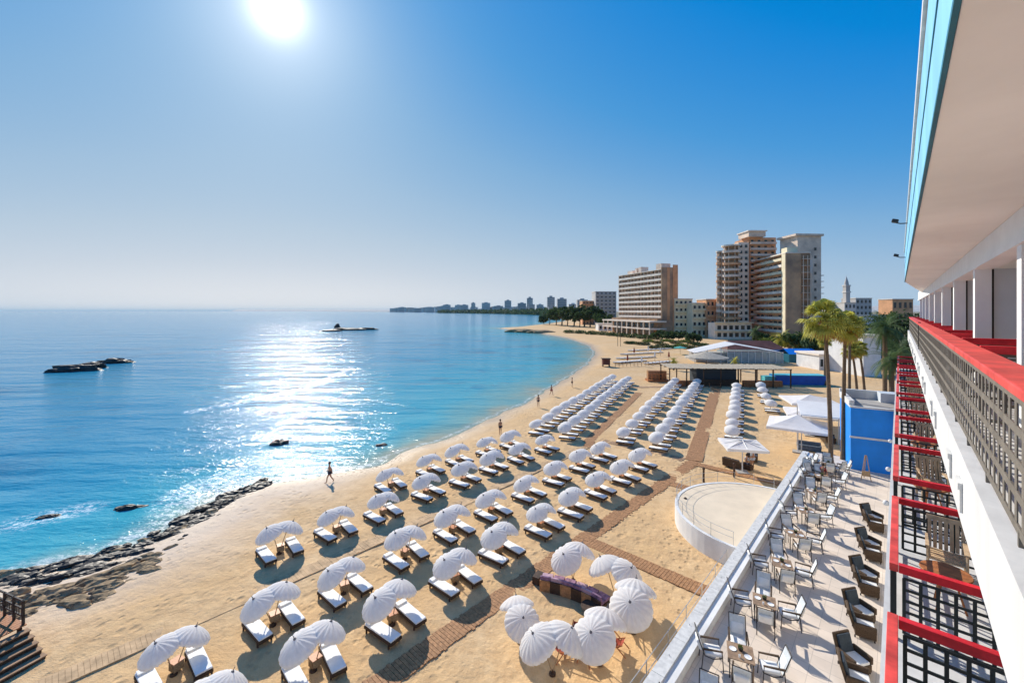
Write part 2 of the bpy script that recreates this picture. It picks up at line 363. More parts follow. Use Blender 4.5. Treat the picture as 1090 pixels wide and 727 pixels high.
def sea_mat():
    m = bpy.data.materials.new('sea_water'); m.use_nodes = True; t = m.node_tree; b = t.nodes['Principled BSDF']
    tc = N(t, 'ShaderNodeTexCoord'); P = tc.outputs['Object']
    A = lambda n: N(t, 'ShaderNodeAttribute', attribute_name=n).outputs['Fac']
    def noise(s, d=4, r=.6, st=None, rot=0):
        v = P
        if st:
            q = N(t, 'ShaderNodeMapping'); q.inputs['Rotation'].default_value = (0, 0, rot); q.inputs['Scale'].default_value = st; L(t, P, q.inputs[0]); v = q.outputs[0]
        n = N(t, 'ShaderNodeTexNoise', i={'Scale': s, 'Detail': d, 'Roughness': r}); L(t, v, n.inputs['Vector']); return n.outputs[0]
    def mp(src, a, b_, c=0.0, d=1.0, smooth=False):
        q = N(t, 'ShaderNodeMapRange', i={1: a, 2: b_, 3: c, 4: d}); L(t, src, q.inputs[0])
        if smooth: q.interpolation_type = 'SMOOTHSTEP'
        return q.outputs[0]
    def mth(op, a, b_):
        q = N(t, 'ShaderNodeMath', operation=op)
        for i, v in enumerate((a, b_)):
            if hasattr(v, 'links'): L(t, v, q.inputs[i])
            else: q.inputs[i].default_value = v
        return q.outputs[0]
    def mix(f, a, b_):
        q = N(t, 'ShaderNodeMix', data_type='RGBA'); L(t, f, q.inputs[0])
        for s_, v in ((q.inputs[6], a), (q.inputs[7], b_)):
            if hasattr(v, 'links'): L(t, v, s_)
            else: s_.default_value = (*v, 1)
        return q.outputs[2]
    dep = mth('MULTIPLY', A('sd'), -1.0)
    dpp = mth('MULTIPLY', A('dp'), -1.0); depn = mth('ADD', dpp, mp(noise(.07, 4), 0, 1, -9, 9))
    rp = N(t, 'ShaderNodeValToRGB'); cr = rp.color_ramp
    cr.elements[0].position = 0; cr.elements[0].color = (.34, .36, .27, 1)
    cr.elements[1].position = 1; cr.elements[1].color = (.022, .26, .42, 1)
    for p_, c_ in ((.03, (.17, .36, .35, 1)), (.10, (.05, .36, .45, 1)), (.25, (.028, .33, .45, 1)), (.5, (.022, .28, .43, 1))):
        e = cr.elements.new(p_); e.color = c_
    L(t, mp(mth('MAXIMUM', mth('MINIMUM', depn, mth('MULTIPLY', dpp, 3.0)), 0.0), 0, 110), rp.inputs[0])
    patch = mp(noise(.045, 5, .65, (1, 1, 1)), .54, .64)
    patch = mth('MULTIPLY', patch, mp(dep, 5, 14))
    col = mix(mth('MULTIPLY', patch, .6), rp.outputs[0], (.006, .15, .28))
    # foam
    brk = noise(1.6, 5, .75); brk2 = noise(.25, 3)
    f1 = mth('MULTIPLY', mp(mth('ADD', A('surf'), mth('MULTIPLY', brk2, 5.0)), 2.4, 4.2, 1, 0), mp(brk, .47, .62))
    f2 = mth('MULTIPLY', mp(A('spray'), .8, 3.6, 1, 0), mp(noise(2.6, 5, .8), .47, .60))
    edge = mth('ADD', dep, mp(noise(.5, 4), 0, 1, -1.0, 1.0))
    f3 = mth('MULTIPLY', mth('MULTIPLY', mp(edge, .15, .5), mp(edge, .5, 1.0, 1, 0)), mp(brk, .44, .58))
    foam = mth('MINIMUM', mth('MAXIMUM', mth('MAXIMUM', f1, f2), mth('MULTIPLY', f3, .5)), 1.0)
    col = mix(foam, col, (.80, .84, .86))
    L(t, col, b.inputs['Base Color'])
    L(t, mp(foam, 0, 1, .11, .8), b.inputs['Roughness'])
    b.inputs['IOR'].default_value = 1.33; b.inputs['Specular IOR Level'].default_value = .10
    w1 = noise(.55, 3, .55, (.55, 1.5, 1), R(24)); w2 = noise(2.4, 3, .6, (.7, 1.4, 1), R(10)); w3 = noise(.12, 2, .5, (.4, 1.7, 1), R(30)); w4 = noise(7.0, 2, .6); w0 = noise(.035, 3, .6, (.5, 1.6, 1), R(28))
    h = mth('ADD', mth('ADD', mth('MULTIPLY', w1, .45), mth('MULTIPLY', w2, .13)), mth('ADD', mth('MULTIPLY', w3, 1.2), mth('ADD', mth('MULTIPLY', w4, .035), mth('MULTIPLY', w0, 3.0))))
    bp = N(t, 'ShaderNodeBump', i={'Strength': .58, 'Distance': 1.0}); L(t, h, bp.inputs['Height']); L(t, bp.outputs[0], b.inputs['Normal'])
    return m
zz = np.full(len(V), SEA)
# the water sheet dips under the land so that it never shows through the sand
zz = np.where(sd > 6, SEA - 1.5, zz)
seao = np_mesh('sea', V, F, tri, zz, sea_mat(), {'sd': sd + wob, 'dp': (sd + wob)*(1 + 3.0*np.clip((-V[:,0]-8)/22, 0, 1)*np.clip((75-V[:,1])/30, 0, 1)), 'surf': sf, 'spray': sp}); tag(seao, kind='structure')
# ------------------------------------------------------------------ paths of wooden slats
RZ = -AA; RZF = -BB
def slat_path(name, p0, p1, width, m, pitch=.17, gap=.018, z=.03, kind='structure', skip=0, edge=False):
    p0 = Vector((p0[0], p0[1])); p1 = Vector((p1[0], p1[1])); d = p1 - p0; n = int(d.length/pitch); a = math.atan2(d.y, d.x)
    mb = MB()
    for i in range(n):
        if random.random() < skip: continue
        dz = random.uniform(-.006, .006); j = random.uniform(-.02, .02)
        mb.box(i*pitch, i*pitch + pitch - gap, -width/2 + j, width/2 + j, z + dz - .03, z + dz, Matrix.Rotation(random.uniform(-.004, .004), 4, 'Z'))
    if edge: mb.box(0, d.length, -width/2 - .06, -width/2 - .025, -.04, .055)
    for s in (-.32, .32): mb.box(0, d.length, width*s - .03, width*s + .03, z - .07, z - .034)
    o = mb.build(name, m); o.location = (p0.x, p0.y, 0); o.rotation_euler.z = a
    return tag(o, kind=kind)
slat_path('path', UW(3, -14.45), UW(40.6, -14.1), 1.05, M['wood'])
slat_path('path', UW(22.1, -13.9), UW(22.1, -6.7), 1.0, M['wood'])
slat_path('path', UW(34.0, -13.6), UW(34.0, -11.3), .9, M['wood'])
slat_path('path', UW(39.9, -13.55), UW(39.9, -6.7), .9, M['wood'])
slat_path('path', UW(40.7, -14.2), (38.5, 79.5), 1.5, M['wood'], .2)
slat_path('path', UW(-2, -23.6), UW(20, -23.5), .95, M['sandywood'], .17, .008, .026, edge=True)
slat_path('path', UW(20, -23.5), UW(37.2, -23.9), .95, M['sandywood'], .17, .008, .026, edge=True)
slat_path('path', UW(37.2, -23.6), (8.5, 45.5), .95, M['wood'], .17, .03, .04)
slat_path('path', UW(40.3, -15), (9.2, 46.3), 1.0, M['fadedwood'], .2, .03, .02, skip=.05)
slat_path('path', (8.0, 45.0), (21.8, 72.5), 1.1, M['wood'], .2)
slat_path('path', (21.0, 77.5), (38, 78.5), 1.2, M['fadedwood'], .2)
# ------------------------------------------------------------------ terrace, wall, stage
TZ = 1.2
mb = MB(); mb.box(-5.55, 9, -6, 47, -.6, TZ)
o = mb.build('terrace', M['tile'], loc=(0,0,0), rz=RZ); tag(o, kind='structure')
def add_joints(m, size, mort, dark):
    t_ = m.node_tree; b_ = t_.nodes['Principled BSDF']; src = b_.inputs['Base Color'].links[0].from_socket
    c_ = N(t_, 'ShaderNodeTexCoord'); k_ = N(t_, 'ShaderNodeTexBrick', i={'Scale': 1.0, 'Mortar Size': mort, 'Brick Width': size, 'Row Height': size, 'Bias': 0.0})
    k_.offset = 0.0; k_.inputs['Color1'].default_value = (1,1,1,1); k_.inputs['Color2'].default_value = (.90,.89,.88,1); k_.inputs['Mortar'].default_value = (dark,dark,dark,1)
    L(t_, c_.outputs['Object'], k_.inputs['Vector']); x_ = N(t_, 'ShaderNodeMix', data_type='RGBA', blend_type='MULTIPLY'); x_.inputs[0].default_value = 1
    L(t_, src, x_.inputs[6]); L(t_, k_.outputs['Color'], x_.inputs[7]); L(t_, x_.outputs[2], b_.inputs['Base Color'])
add_joints(M['tile'], .6, .010, .70)
t = thing('terrace_wall', 'long low white wall running between the sand and the paved terrace', 'wall', (0,0,0), RZ)
def wall_u(mb, u0, u1): mb.box(-6.05, -5.56, u0, u1, -.5, 1.95)
mb = MB(); mb.box(-6.26, -5.552, -6, 45, -.5, 1.56); mb.build('wall_body', M['whitewall'], t)
mb = MB()
u = -6.0
while u < 45:
    mb.box(-6.30, -5.86, u, min(45, u + 1.985), 1.561, 1.64); u += 2.0
mb.build('coping', M['wallcap'], t)
mb = MB()
for k in range(26):
    u = -5 + k*2.0
    mb.box(-6.10, -6.08, u-.01, u+.01, 1.64, 1.70)
mb.build('peg', M['metal'], t)
# thin hand rail on the beach side
t = thing('handrail', 'thin grey metal handrail on posts along the beach side of the low wall', 'handrail', (0,0,0), RZ)
for k in range(11):
    MB().tube([(-6.95, 5 + 2*k, 0), (-6.95, 5 + 2*k, 1.0)], .022, 6).build('post', M['metal'], t)
for zz_ in (.5, .98): MB().tube([(-6.95, 5, zz_), (-6.95, 25, zz_)], .016, 6).build('rail', M['metal'], t)
# round stage
t = thing('round_stage', 'half round pale stage bulging from the low wall onto the sand', 'stage', UW(30.3, -6.31), RZ)
pts = [(-5.0*math.sin(q)*1.0, -5.0*math.cos(q)) for q in np.linspace(0, math.pi, 33)]
MB().prism(pts, -.4, 1.12).build('platform', M['stage'], t)
rim = MB(); n = 33
for i in range(n-1):
    q0, q1 = math.pi*i/(n-1), math.pi*(i+1)/(n-1)
    c = lambda r, q, zv: (-r*math.sin(q), -r*math.cos(q), zv)
    vs = [c(5.004,q0,-.4), c(5.2,q0,-.4), c(5.2,q1,-.4), c(5.004,q1,-.4), c(5.004,q0,1.15), c(5.2,q0,1.15), c(5.2,q1,1.15), c(5.004,q1,1.15)]
    rim.add(vs, [(4,5,6,7), (1,2,6,5), (3,0,4,7)])
rim.build('rim_wall', M['whitewall'], t)
for i in range(13):
    q = math.pi*(i + .3)/12.6
    MB().tube([(-5.1*math.sin(q), -5.1*math.cos(q), 1.2), (-5.1*math.sin(q), -5.1*math.cos(q), 1.95)], .015, 6).build('post', M['metal'], t)
for zz_ in (1.6, 1.94):
    MB().tube([(-5.1*math.sin(q), -5.1*math.cos(q), zz_) for q in np.linspace(.07, math.pi-.07, 30)], .010, 5).build('rail', M['metal'], t)
mb = MB(); mb.box(-.01, .5, -5.1, -4.0, -.4, 1.0); mb.build('side_door', M['greywall'], t)
# three dark bollards beside the stage
for (px, py, lb) in ((749, 513, 'dark post standing on the sand behind the round stage, seaward of its twin'), (781.5, 508, 'dark post standing behind the round stage, nearer the terrace wall'), (729.5, 548, 'dark post standing on the sand in front of the round stage')):
    p = at(px, py)
    o = MB().lathe([(.07, 0), (.09, .05), (.08, 1.0), (.11, 1.05), (.11, 1.16), (.03, 1.22), (0, 1.22)], 10).build('bollard', M['darkwood'], loc=p); tag(o, lb, 'bollard', 'dark posts round the stage')
# ------------------------------------------------------------------ the hotel on the right (local x = w, y = u, z = height)
H = thing('hotel_building', 'white seafront hotel with red balcony rails and light blue roof edge', 'hotel', (0,0,0), RZ)
Z0 = CAMH
# roof overhang
ov = [(.195, -4), (.195, 26), (1.13, 41), (3.6, 41), (3.6, -4)]
MB().prism(ov, Z0+1.30, Z0+1.42).build('soffit', M['soffit'], H)
fa = MB(); fa.box(.18, .248, -4, 26.05, Z0+1.423, Z0+2.62); fa.box(.18, .1945, -4, 26.05, Z0+1.33, Z0+1.4228); fa.build('fascia', M['skyblue'], H)
tr_ = MB(); tr_.box(.168, .192, -4, 26.06, Z0+1.292, Z0+1.329); tr_.build('fascia_trim', M['skybluedark'], H)
tr_ = MB(); tr_.box(.15, .26, -4, 26.08, Z0+2.62, Z0+2.74); tr_.build('fascia_cap', M['wallcap'], H)
gv = MB(); gv.box(.172, .179, -4, 26.05, Z0+1.93, Z0+1.945); gv.build('fascia_joint', M['skybluedark'], H)
MB().prism([(.3,-4),(.3,25.9),(1.2,40.8),(9,40.8),(9,-4)], Z0+1.42, Z0+2.58).build('roof', M['whitewall'], H)
bm_ = MB(); bm_.box(1.13, 1.38, -4, 48, Z0+.93, Z0+1.297); bm_.build('beam', M['whitelift'], H)
bm_ = MB(); bm_.box(1.10, 1.40, -4, 48, Z0+.84, Z0+.927); bm_.build('beam_moulding', M['whitelift'], H)
rf = MB(); rf.box(1.13, 9, 41, 48, Z0+1.30, Z0+1.5); rf.build('roof', M['whitewall'], H)
# storeys: slabs, columns, partitions, back wall
SL = ((Z0-1.60, .51, .77), (Z0-4.80, -.19, .75), (Z0-8.0, -.15, .75))
for zi, (zt, w0, dp) in enumerate(SL):
    s = MB(); s.box(w0, 3.5, -4, 48, zt - dp, zt); s.build('slab', M['white'], H)
s = MB(); s.box(3.5, 9, -4, 48, TZ, Z0+1.29); s.build('wall', M['whitewall'], H)
s = MB(); s.box(1.6, 3.5, -4, 48, TZ, Z0-8.75); s.build('wall', M['whitewall'], H)
cols = [8.38 + 4.45*k for k in range(-2, 9)]
for u in cols:
    for zt, zb in ((Z0+.84, Z0-1.6), (Z0-2.37, Z0-4.8), (Z0-5.55, Z0-8.0)):
        c = MB(); c.box(1.13, 1.36, u-.14, u+.14, zb, zt); c.build('column', M['whitelift'], H)
        c = MB(); c.box(1.40, 3.5, u-.05, u+.05, zb, zt); c.build('partition', M['grey'], H)
        d = MB(); d.box(3.44, 3.5, u+.5, u+3.9, zb, zb+2.2); dd = d.build('balcony_door', M['glass'], H)
        fr = MB()
        for q in (.46, 1.55, 2.7, 3.86): fr.box(3.40, 3.438, u+q, u+q+.08, zb, zb+2.25)
        fr.box(3.40, 3.438, u+.46, u+3.94, zb+2.2, zb+2.28); fr.build('door_frame', M['darkmetal'], dd)
    c = MB(); c.box(1.36, 1.40, u-.045, u+.045, Z0-1.6, Z0+.84); c.build('partition_edge', M['darkmetal'], H)
# upper rail: lattice and hand rail
def grid_panel(name, m, parent, axis, a0, a1, z0, z1, fixed, pa, pz, bar, th):
    mb = MB(); na = max(1, round((a1-a0)/pa)); nz = max(1, round((z1-z0)/pz))
    for i in range(na+1):
        a = a0 + (a1-a0)*i/na
        if axis == 'u': mb.box(fixed, fixed+th, a-bar/2, a+bar/2, z0, z1)
        else: mb.box(a-bar/2, a+bar/2, fixed, fixed+th, z0, z1)
    for i in range(nz+1):
        zz_ = z0 + (z1-z0)*i/nz
        if axis == 'u': mb.box(fixed-.002, fixed+th+.002, a0, a1, zz_-bar*.4, zz_+bar*.4)
        else: mb.box(a0, a1, fixed-.002, fixed+th+.002, zz_-bar*.4, zz_+bar*.4)
    return mb.build(name, m, parent)
for (u0, u1) in ((-3, 24.4), (24.8, 47.5)):
    r = MB(); r.box(.57, .84, u0, u1, Z0-.575, Z0-.50); rr = r.build('handrail', M['redsalmon'], H, bevel=.012)
    grid_panel('lattice', M['lattice'], rr, 'u', u0+.02, u1-.02, Z0-1.50, Z0-.60, .60, .235, .225, .078, .008)
    f = MB()
    u = u0 + .1
    while u < u1:
        f.box(.595, .63, u-.02, u+.02, Z0-1.6, Z0-1.5); u += 1.47
    f.build('rail_foot', M['lattice'], rr)
pst = MB(); pst.box(.58, .66, 24.5, 24.68, Z0-1.6, Z0-.47); pst.build('rail_post', M['darkmetal'], H)
for u in cols:
    if u < 6: continue
    for q in (u + .55, u + 2.9):
        r = MB(); r.box(.845, 2.4, q-.05, q+.05, Z0-.60, Z0-.49); rr = r.build('partition_rail', M['red'], H, bevel=.008)
        grid_panel('lattice', M['lattice'], rr, 'w', .86, 2.38, Z0-1.55, Z0-.62, q, .22, .225, .05, .012)
# lower balconies: each a red railed box of lattice
for zi, ztop in ((1, Z0-4.80), (2, Z0-8.0)):
    w0 = SL[zi][1] + .08
    for k in range(-1, 9):
        ua, ub = 8.4 + 4.45*k, 11.38 + 4.45*k
        b = bpy.data.objects.new('balcony_railing', None); COL.objects.link(b); b.parent = H
        zr = ztop + 1.10
        g = MB(); g.box(w0, w0+.10, ua-.05, ub+.05, zr-.11, zr); g.build('handrail', M['redsalmon'], b, bevel=.006)
        for q in (ua, ub):
            g = MB(); g.box(w0+.102, 1.12, q-.05, q+.05, zr-.115, zr-.002); g.build('handrail', M['red'], b, bevel=.006)
            grid_panel('lattice', M['shadelattice'], b, 'w', w0+.16, 1.10, ztop+.10, zr-.20, q, .19, .155, .040, .02)
            p = MB(); p.box(w0+.01, w0+.08, q-.035, q+.035, ztop, zr-.11); p.build('post', M['shadelattice'], b)
        grid_panel('lattice', M['shadelattice'], b, 'u', ua+.05, ub-.05, ztop+.10, zr-.20, w0+.03, .2, .155, .040, .02)
# raised pale grey strips shaped like bracket shadows on the big fascia
for k in range(-1, 8):
    for q in (7.0, 8.3):
        u = q + 4.45*k
        if u < 5: continue
        s = MB(); s.box(.47, .508, u-.30, u+.02, Z0-1.95, Z0-1.88); s.box(.485, .508, u-.30, u-.25, Z0-2.2, Z0-1.951); s.build('shadow_strip', M['wallcap'], H)
# small white globe lamps along the slab
for u in (14.3, 17.4, 21.2):
    o = MB().lathe([(0,-.07),(.05,-.05),(.07,0),(.05,.05),(0,.07)], 10).build('globe_lamp', M['white'], H, smooth=True); o.location = (-.25, u, Z0-4.86)
# spotlights on the roof edge
for (u, zz_, lb) in ((15.2, Z0+2.3, 'dark floodlight on an arm sticking out from the blue roof edge, upper of two'), (20.5, Z0+1.9, 'dark floodlight on an arm at the blue roof edge, lower of two')):
    t = thing('floodlight', lb, 'floodlight', UW(u, .16, zz_), RZ, 'floodlights on the roof edge')
    MB().tube([(0,0,0), (-.14,0,.01), (-.22,0,.04)], .014, 6).build('arm', M['darkmetal'], t)
    s = MB(); s.box(-.33, -.19, -.09, .09, -.03, .06, Matrix.Rotation(.3, 4, 'Y')); s.build('lamp_head', M['darkmetal'], t, bevel=.02)
# ------------------------------------------------------------------ chairs and tables
def slat_chair(m):
    t = thing('slatted_chair', '-', 'chair')
    s = MB()
    for i in range(6): s.box(-.25, .25, -.24+i*.085, -.24+i*.085+.06, .42, .445)
    s.build('seat', m, t)
    s = MB(); Mx = Matrix.Translation((0, .27, .44)) @ Matrix.Rotation(R(-14), 4, 'X')
    for i in range(7): s.box(-.24+i*.072, -.24+i*.072+.05, -.012, .012, 0, .5, Mx)
    s.box(-.26, .26, -.02, .02, .48, .56, Mx); s.build('backrest', m, t)
    for x in (-.24, .24):
        for y in (-.24, .25): MB().tube([(x, y, 0), (x, y, .44 if y > 0 else .64)], .022, 6).build('leg', m, t)
        s = MB(); s.box(x-.035, x+.035, -.28, .30, .64, .665); s.build('armrest', m, t)
    return t
M['palewood'] = mat('pale_wood', (.66, .47, .29), .55, 8, .35, .2)
sc = Proto(slat_chair(M['palewood']))
def balcony_table(m):
    t = thing('balcony_table', '-', 'table')
    MB().lathe([(0,.68),(.36,.68),(.37,.70),(.36,.72),(0,.72)], 20).build('tabletop', m, t)
    for q in range(3):
        a = q*2.1; MB().tube([(.28*math.cos(a), .28*math.sin(a), 0), (.1*math.cos(a), .1*math.sin(a), .68)], .02, 6).build('leg', m, t)
    return t
bt = Proto(balcony_table(M['orangewood']))
where = ['nearest', 'second', 'third', 'fourth', 'fifth', 'sixth', 'seventh']
for k in range(0, 6):
    u0 = 8.4 + 4.45*k
    sc.put(UW(u0+2.35, .62, Z0-4.80), RZ + R(random.uniform(-12, 12)), f'pale slatted wooden chair on the {where[k]} lower balcony with red rails', 'wooden chairs on the lower balconies')
    bt.put(UW(u0+1.35, .55, Z0-4.80), RZ, f'round orange wooden table on the {where[k]} lower balcony', 'tables on the lower balconies', scale=.85)
for u, wo_ in ((12.0, 'nearer'), (16.4, 'farther')):
    sc.put(UW(u, 1.9, Z0-1.6), RZ + R(170), f'pale slatted wooden chair behind the upper lattice rail, {wo_} of two', 'chairs on the upper balcony')
# terrace: sling chairs with white cushions
def sling_chair():
    t = thing('terrace_chair', '-', 'chair')
    Mb = Matrix.Translation((0, .24, .42)) @ Matrix.Rotation(R(-20), 4, 'X')
    s = MB(); s.box(-.23, .23, -.008, .008, .04, .66, Mb); s.build('backrest', M['sling'], t)
    s = MB()
    for x in (-.25, .25):
        s.tube([tuple(Mb @ Vector((x, 0, .70))), tuple(Mb @ Vector((x, 0, 0))), (x, .0, .36), (x, -.27, .43)], .017, 6)
    s.tube([tuple(Mb @ Vector((-.25, 0, .70))), tuple(Mb @ Vector((.25, 0, .70)))], .017, 6)
    s.tube([(-.25, -.27, .43), (.25, -.27, .43)], .017, 6); s.build('frame', M['darkmetal'], t)
    for x in (-.27, .27):
        s = MB(); s.tube([(x, .30, .62), (x, -.26, .64), (x, -.30, .0)], .016, 6); s.build('leg', M['darkmetal'], t)
        s = MB(); s.tube([(x, .28, .62), (x, .34, .0)], .016, 6); s.build('leg', M['darkmetal'], t)
        s = MB(); s.box(x-.025, x+.025, -.28, .30, .645, .67); s.build('armrest', M['rattan'], t)
    s = MB(); s.box(-.23, .23, -.28, .22, .41, .50); s.build('cushion', M['cushion'], t, bevel=.035, smooth=True)
    s = MB(); s.box(-.20, .20, -.02, .10, .12, .46, Mb); s.build('back_cushion', M['cushion'], t, bevel=.04, smooth=True)
    return t
def terrace_table():
    t = thing('terrace_table', '-', 'table')
    s = MB(); s.box(-.42, .42, -.42, .42, .70, .735); s.build('tabletop', M['tabletop'], t, bevel=.01)
    for x in (-.36, .36):
        for y in (-.36, .36): MB().tube([(x, y, 0), (x, y, .70)], .022, 6).build('leg', M['darkmetal'], t)
    return t
ch = Proto(sling_chair()); tt = Proto(terrace_table())
def leaf_clump(mb, c, n, r, size, zs=1.0, rnd=random):
    for _ in range(n):
        q = Vector((rnd.gauss(0,1), rnd.gauss(0,1), rnd.gauss(0,1))).normalized()*r*rnd.random()**.4; q.z *= zs
        a = Vector((rnd.gauss(0,1), rnd.gauss(0,1), rnd.gauss(0,1))).normalized(); b = a.orthogonal().normalized(); e = a.cross(b)
        s = size*rnd.uniform(.6, 1.4); p = Vector(c) + q
        mb.add([p - b*s, p + e*s*.5, p + b*s, p - e*s*.5], [(0,1,2,3)])
pot0 = None
trows = [12.9 + 3.6*k for k in range(9)]
for i, u in enumerate(trows):
    w = -4.15; rz = RZ + R(random.uniform(-8, 8)) + R(20)
    c = UW(u, w, TZ); tab = tt.put(c, rz, f'square brown table with four white cushioned chairs, {ORD[i]} from the near end', 'tables along the terrace wall')
    for j, (dx, dy, nm) in enumerate(((0, 1, 'far side'), (1, 0, 'hotel side'), (0, -1, 'near side'), (-1, 0, 'wall side'))):
        d = 0.86 + random.uniform(-.05, .1)
        off = Matrix.Rotation(rz, 4, 'Z') @ Vector((dx*d, dy*d, 0))
        ang = rz + {(0,1): 0, (1,0): -math.pi/2, (0,-1): math.pi, (-1,0): math.pi/2}[(dx, dy)]
        ch.put(c + off, ang + R(random.uniform(-14, 14)), f'white cushioned chair on the {nm} of the {ORD[i]} table along the wall', 'white cushioned terrace chairs', scale=1.12)
    for j, (dx, dy) in enumerate(((-.24, .05), (.22, -.16), (-.05, -.27))):
        pl = MB().lathe([(0,.004),(.07,.004),(.115,.018),(.12,.022),(.07,.010),(0,.010)], 14) if j < 2 else MB().lathe([(0,0),(.03,0),(.038,.09),(.033,.09),(.026,.01),(0,.01)], 10)
        po_ = pl.build('plate' if j < 2 else 'cup', M['whitelift'], loc=c + Matrix.Rotation(rz, 4, 'Z') @ Vector((dx, dy, .736)))
        tag(po_, f'{["left white plate", "right white plate", "white cup"][j]} on the {ORD[i]} terrace table from the near end', 'plate' if j < 2 else 'cup', 'white tableware on the terrace tables')
    o = MB().lathe([(0,0),(.07,0),(.09,.10),(.08,.10),(.06,.08),(0,.08)], 12).build('plant_pot', M['darkmetal'], loc=c + Vector((.05, .08, .736)))
    tag(o, f'small dark pot standing on the {ORD[i]} terrace table by the wall', 'pot', 'pots on the terrace tables')
    lf = MB(); leaf_clump(lf, (0,0,.13), 40, .09, .03); lf.build('plant', M['foliage2'], o)
# wicker seats with dark cushions beside the hotel
def rattan_chair():
    t = thing('rattan_armchair', '-', 'armchair')
    s = MB(); s.box(-.36, .36, -.36, .30, .08, .34); s.build('seat', M['rattan'], t, bevel=.03)
    Mb = Matrix.Translation((0, .30, .30)) @ Matrix.Rotation(R(-16), 4, 'X')
    s = MB(); s.box(-.36, .36, -.04, .05, 0, .72, Mb); s.build('backrest', M['rattan'], t, bevel=.03)
    s = MB(); s.box(-.28, .28, -.13, -.045, .05, .66, Mb); s.build('back_cushion', M['darkcush'], t, bevel=.03)
    s = MB(); s.box(-.29, .29, -.34, .22, .342, .44); s.build('cushion', M['cushion'], t, bevel=.03)
    for x in (-.37, .37):
        s = MB(); s.box(x-.05, x+.05, -.36, .34, .34, .60); s.build('armrest', M['rattan'], t, bevel=.03)
        for y in (-.3, .3): MB().tube([(x*.9, y, 0), (x*.9, y, .09)], .025, 6).build('leg', M['darkmetal'], t)
    return t
rc = Proto(rattan_chair())
for i, u in enumerate((18.9, 22.2, 25.5, 29.1, 33.0)):
    rc.put(UW(u+.55, -1.2, TZ), RZ + R(55), f'dark rattan armchair beside the hotel, farther seat of the {ORD[i]} pair from the front', 'rattan armchairs beside the hotel')
    rc.put(UW(u-.45, -1.05, TZ), RZ + R(100), f'dark rattan armchair beside the hotel, nearer seat of the {ORD[i]} pair from the front', 'rattan armchairs beside the hotel')
# ------------------------------------------------------------------ twin parasols and sunbeds
def canopy_mesh(rad, dome, mb=None, n=56, gores=14, seed=0):
    mb = MB(); rr = [0, .12, .3, .5, .7, .86, .96, 1.0, 1.01, 1.0]
    zs = [1.0, .985, .91, .76, .54, .31, .12, 0.0, -.16, -.26]
    vs = []; fs = []
    for i, (q, z) in enumerate(zip(rr, zs)):
        for k in range(n):
            t = 2*math.pi*k/n; gph = abs(math.sin(t*gores/2)); sag = (1-gph)
            r_ = rad*q*(1 - .035*sag*q*q); zz_ = dome*z - dome*.13*sag*q
            if i >= 8: zz_ += .035*math.sin(t*gores*2 + seed)*rad; r_ *= 1 + .012*math.sin(t*gores*2+seed)
            vs.append((r_*math.cos(t), r_*math.sin(t), zz_))
    for i in range(len(rr)-1):
        for k in range(n):
            k2 = (k+1) % n; fs.append((i*n+k, i*n+k2, (i+1)*n+k2, (i+1)*n+k))
    mb.add(vs, fs); return mb
def twin(full=True, rad=.74, spread=.52, hz=1.26, tilt=24):
    t = thing('twin_parasol', '-', 'parasol')
    MB().lathe([(0,0),(.14,0),(.14,.06),(.05,.09),(.045,.16),(0,.16)], 14).build('base', M['darkwood'], t)
    for s in (-1, 1):
        MB().tube([(0, 0, .05), (0, s*spread*.93, hz+.30)], .022, 6).build('pole', M['polewood'], t)
        c = canopy_mesh(rad, .36*rad/.74, seed=s, n=72 if full else 36, gores=18).build('canopy', M['canvas'], t, smooth=True)
        c.location = (0, s*spread, hz); c.rotation_euler = (R(-s*tilt), 0, 0)
        if full:
            hf = .36*rad/.74; f = MB().tube([(0,0,hf-.02), (0,0,hf+.16)], [.02, .012], 6)
            f.lathe([(0,hf-.03),(.06,hf-.01),(.05,hf+.03),(0,hf+.05)], 8); f.build('finial', M['finial'], c)
    return t
def sunbed(full=True):
    t = thing('sunbed', '-', 'sunbed')
    s = MB()
    for y in (-.27, .27): s.box(-.90, .90, y-.022, y+.022, .17, .29)
    for x in (-.89, .89): s.box(x-.02, x+.02, -.247, .247, .17, .285)
    for k in range(9 if full else 5): s.box(-.86+k*(.205 if full else .41), -.76+k*(.205 if full else .41), -.247, .247, .268, .289)
    s.build('frame', M['darkwood'], t)  # dark colour stands in for shade along the bed's sides
    s = MB(); s.box(-.88, .88, -.272, .272, .292, .37); s.build('mattress', M['mattress'], t, bevel=.025, smooth=False)
    if full:
        s = MB(); s.box(-.87, -.58, -.25, .25, .372, .44); s.build('pillow', M['mattress'], t, bevel=.03)
        for x in (-.74, .74):
            for y in (-.27, .27):
                s = MB(); s.box(x-.03, x+.03, y-.03, y+.03, 0, .17); s.build('leg', M['darkwood'], t)
    return t
def sidetable():
    t = thing('side_table', '-', 'side table')
    s = MB(); s.box(-.20, .20, -.20, .20, .40, .43); s.build('tabletop', M['orangewood'], t)
    s = MB()
    for k in range(8): s.box(-.18+k*.046, -.16+k*.046, -.18, .18, .08, .40)
    s.build('slatted_body', M['wicker'], t)
    return t
tw, twf = Proto(twin(True)), Proto(twin(False)); sb, sbf = Proto(sunbed(True)), Proto(sunbed(False)); st = Proto(sidetable())
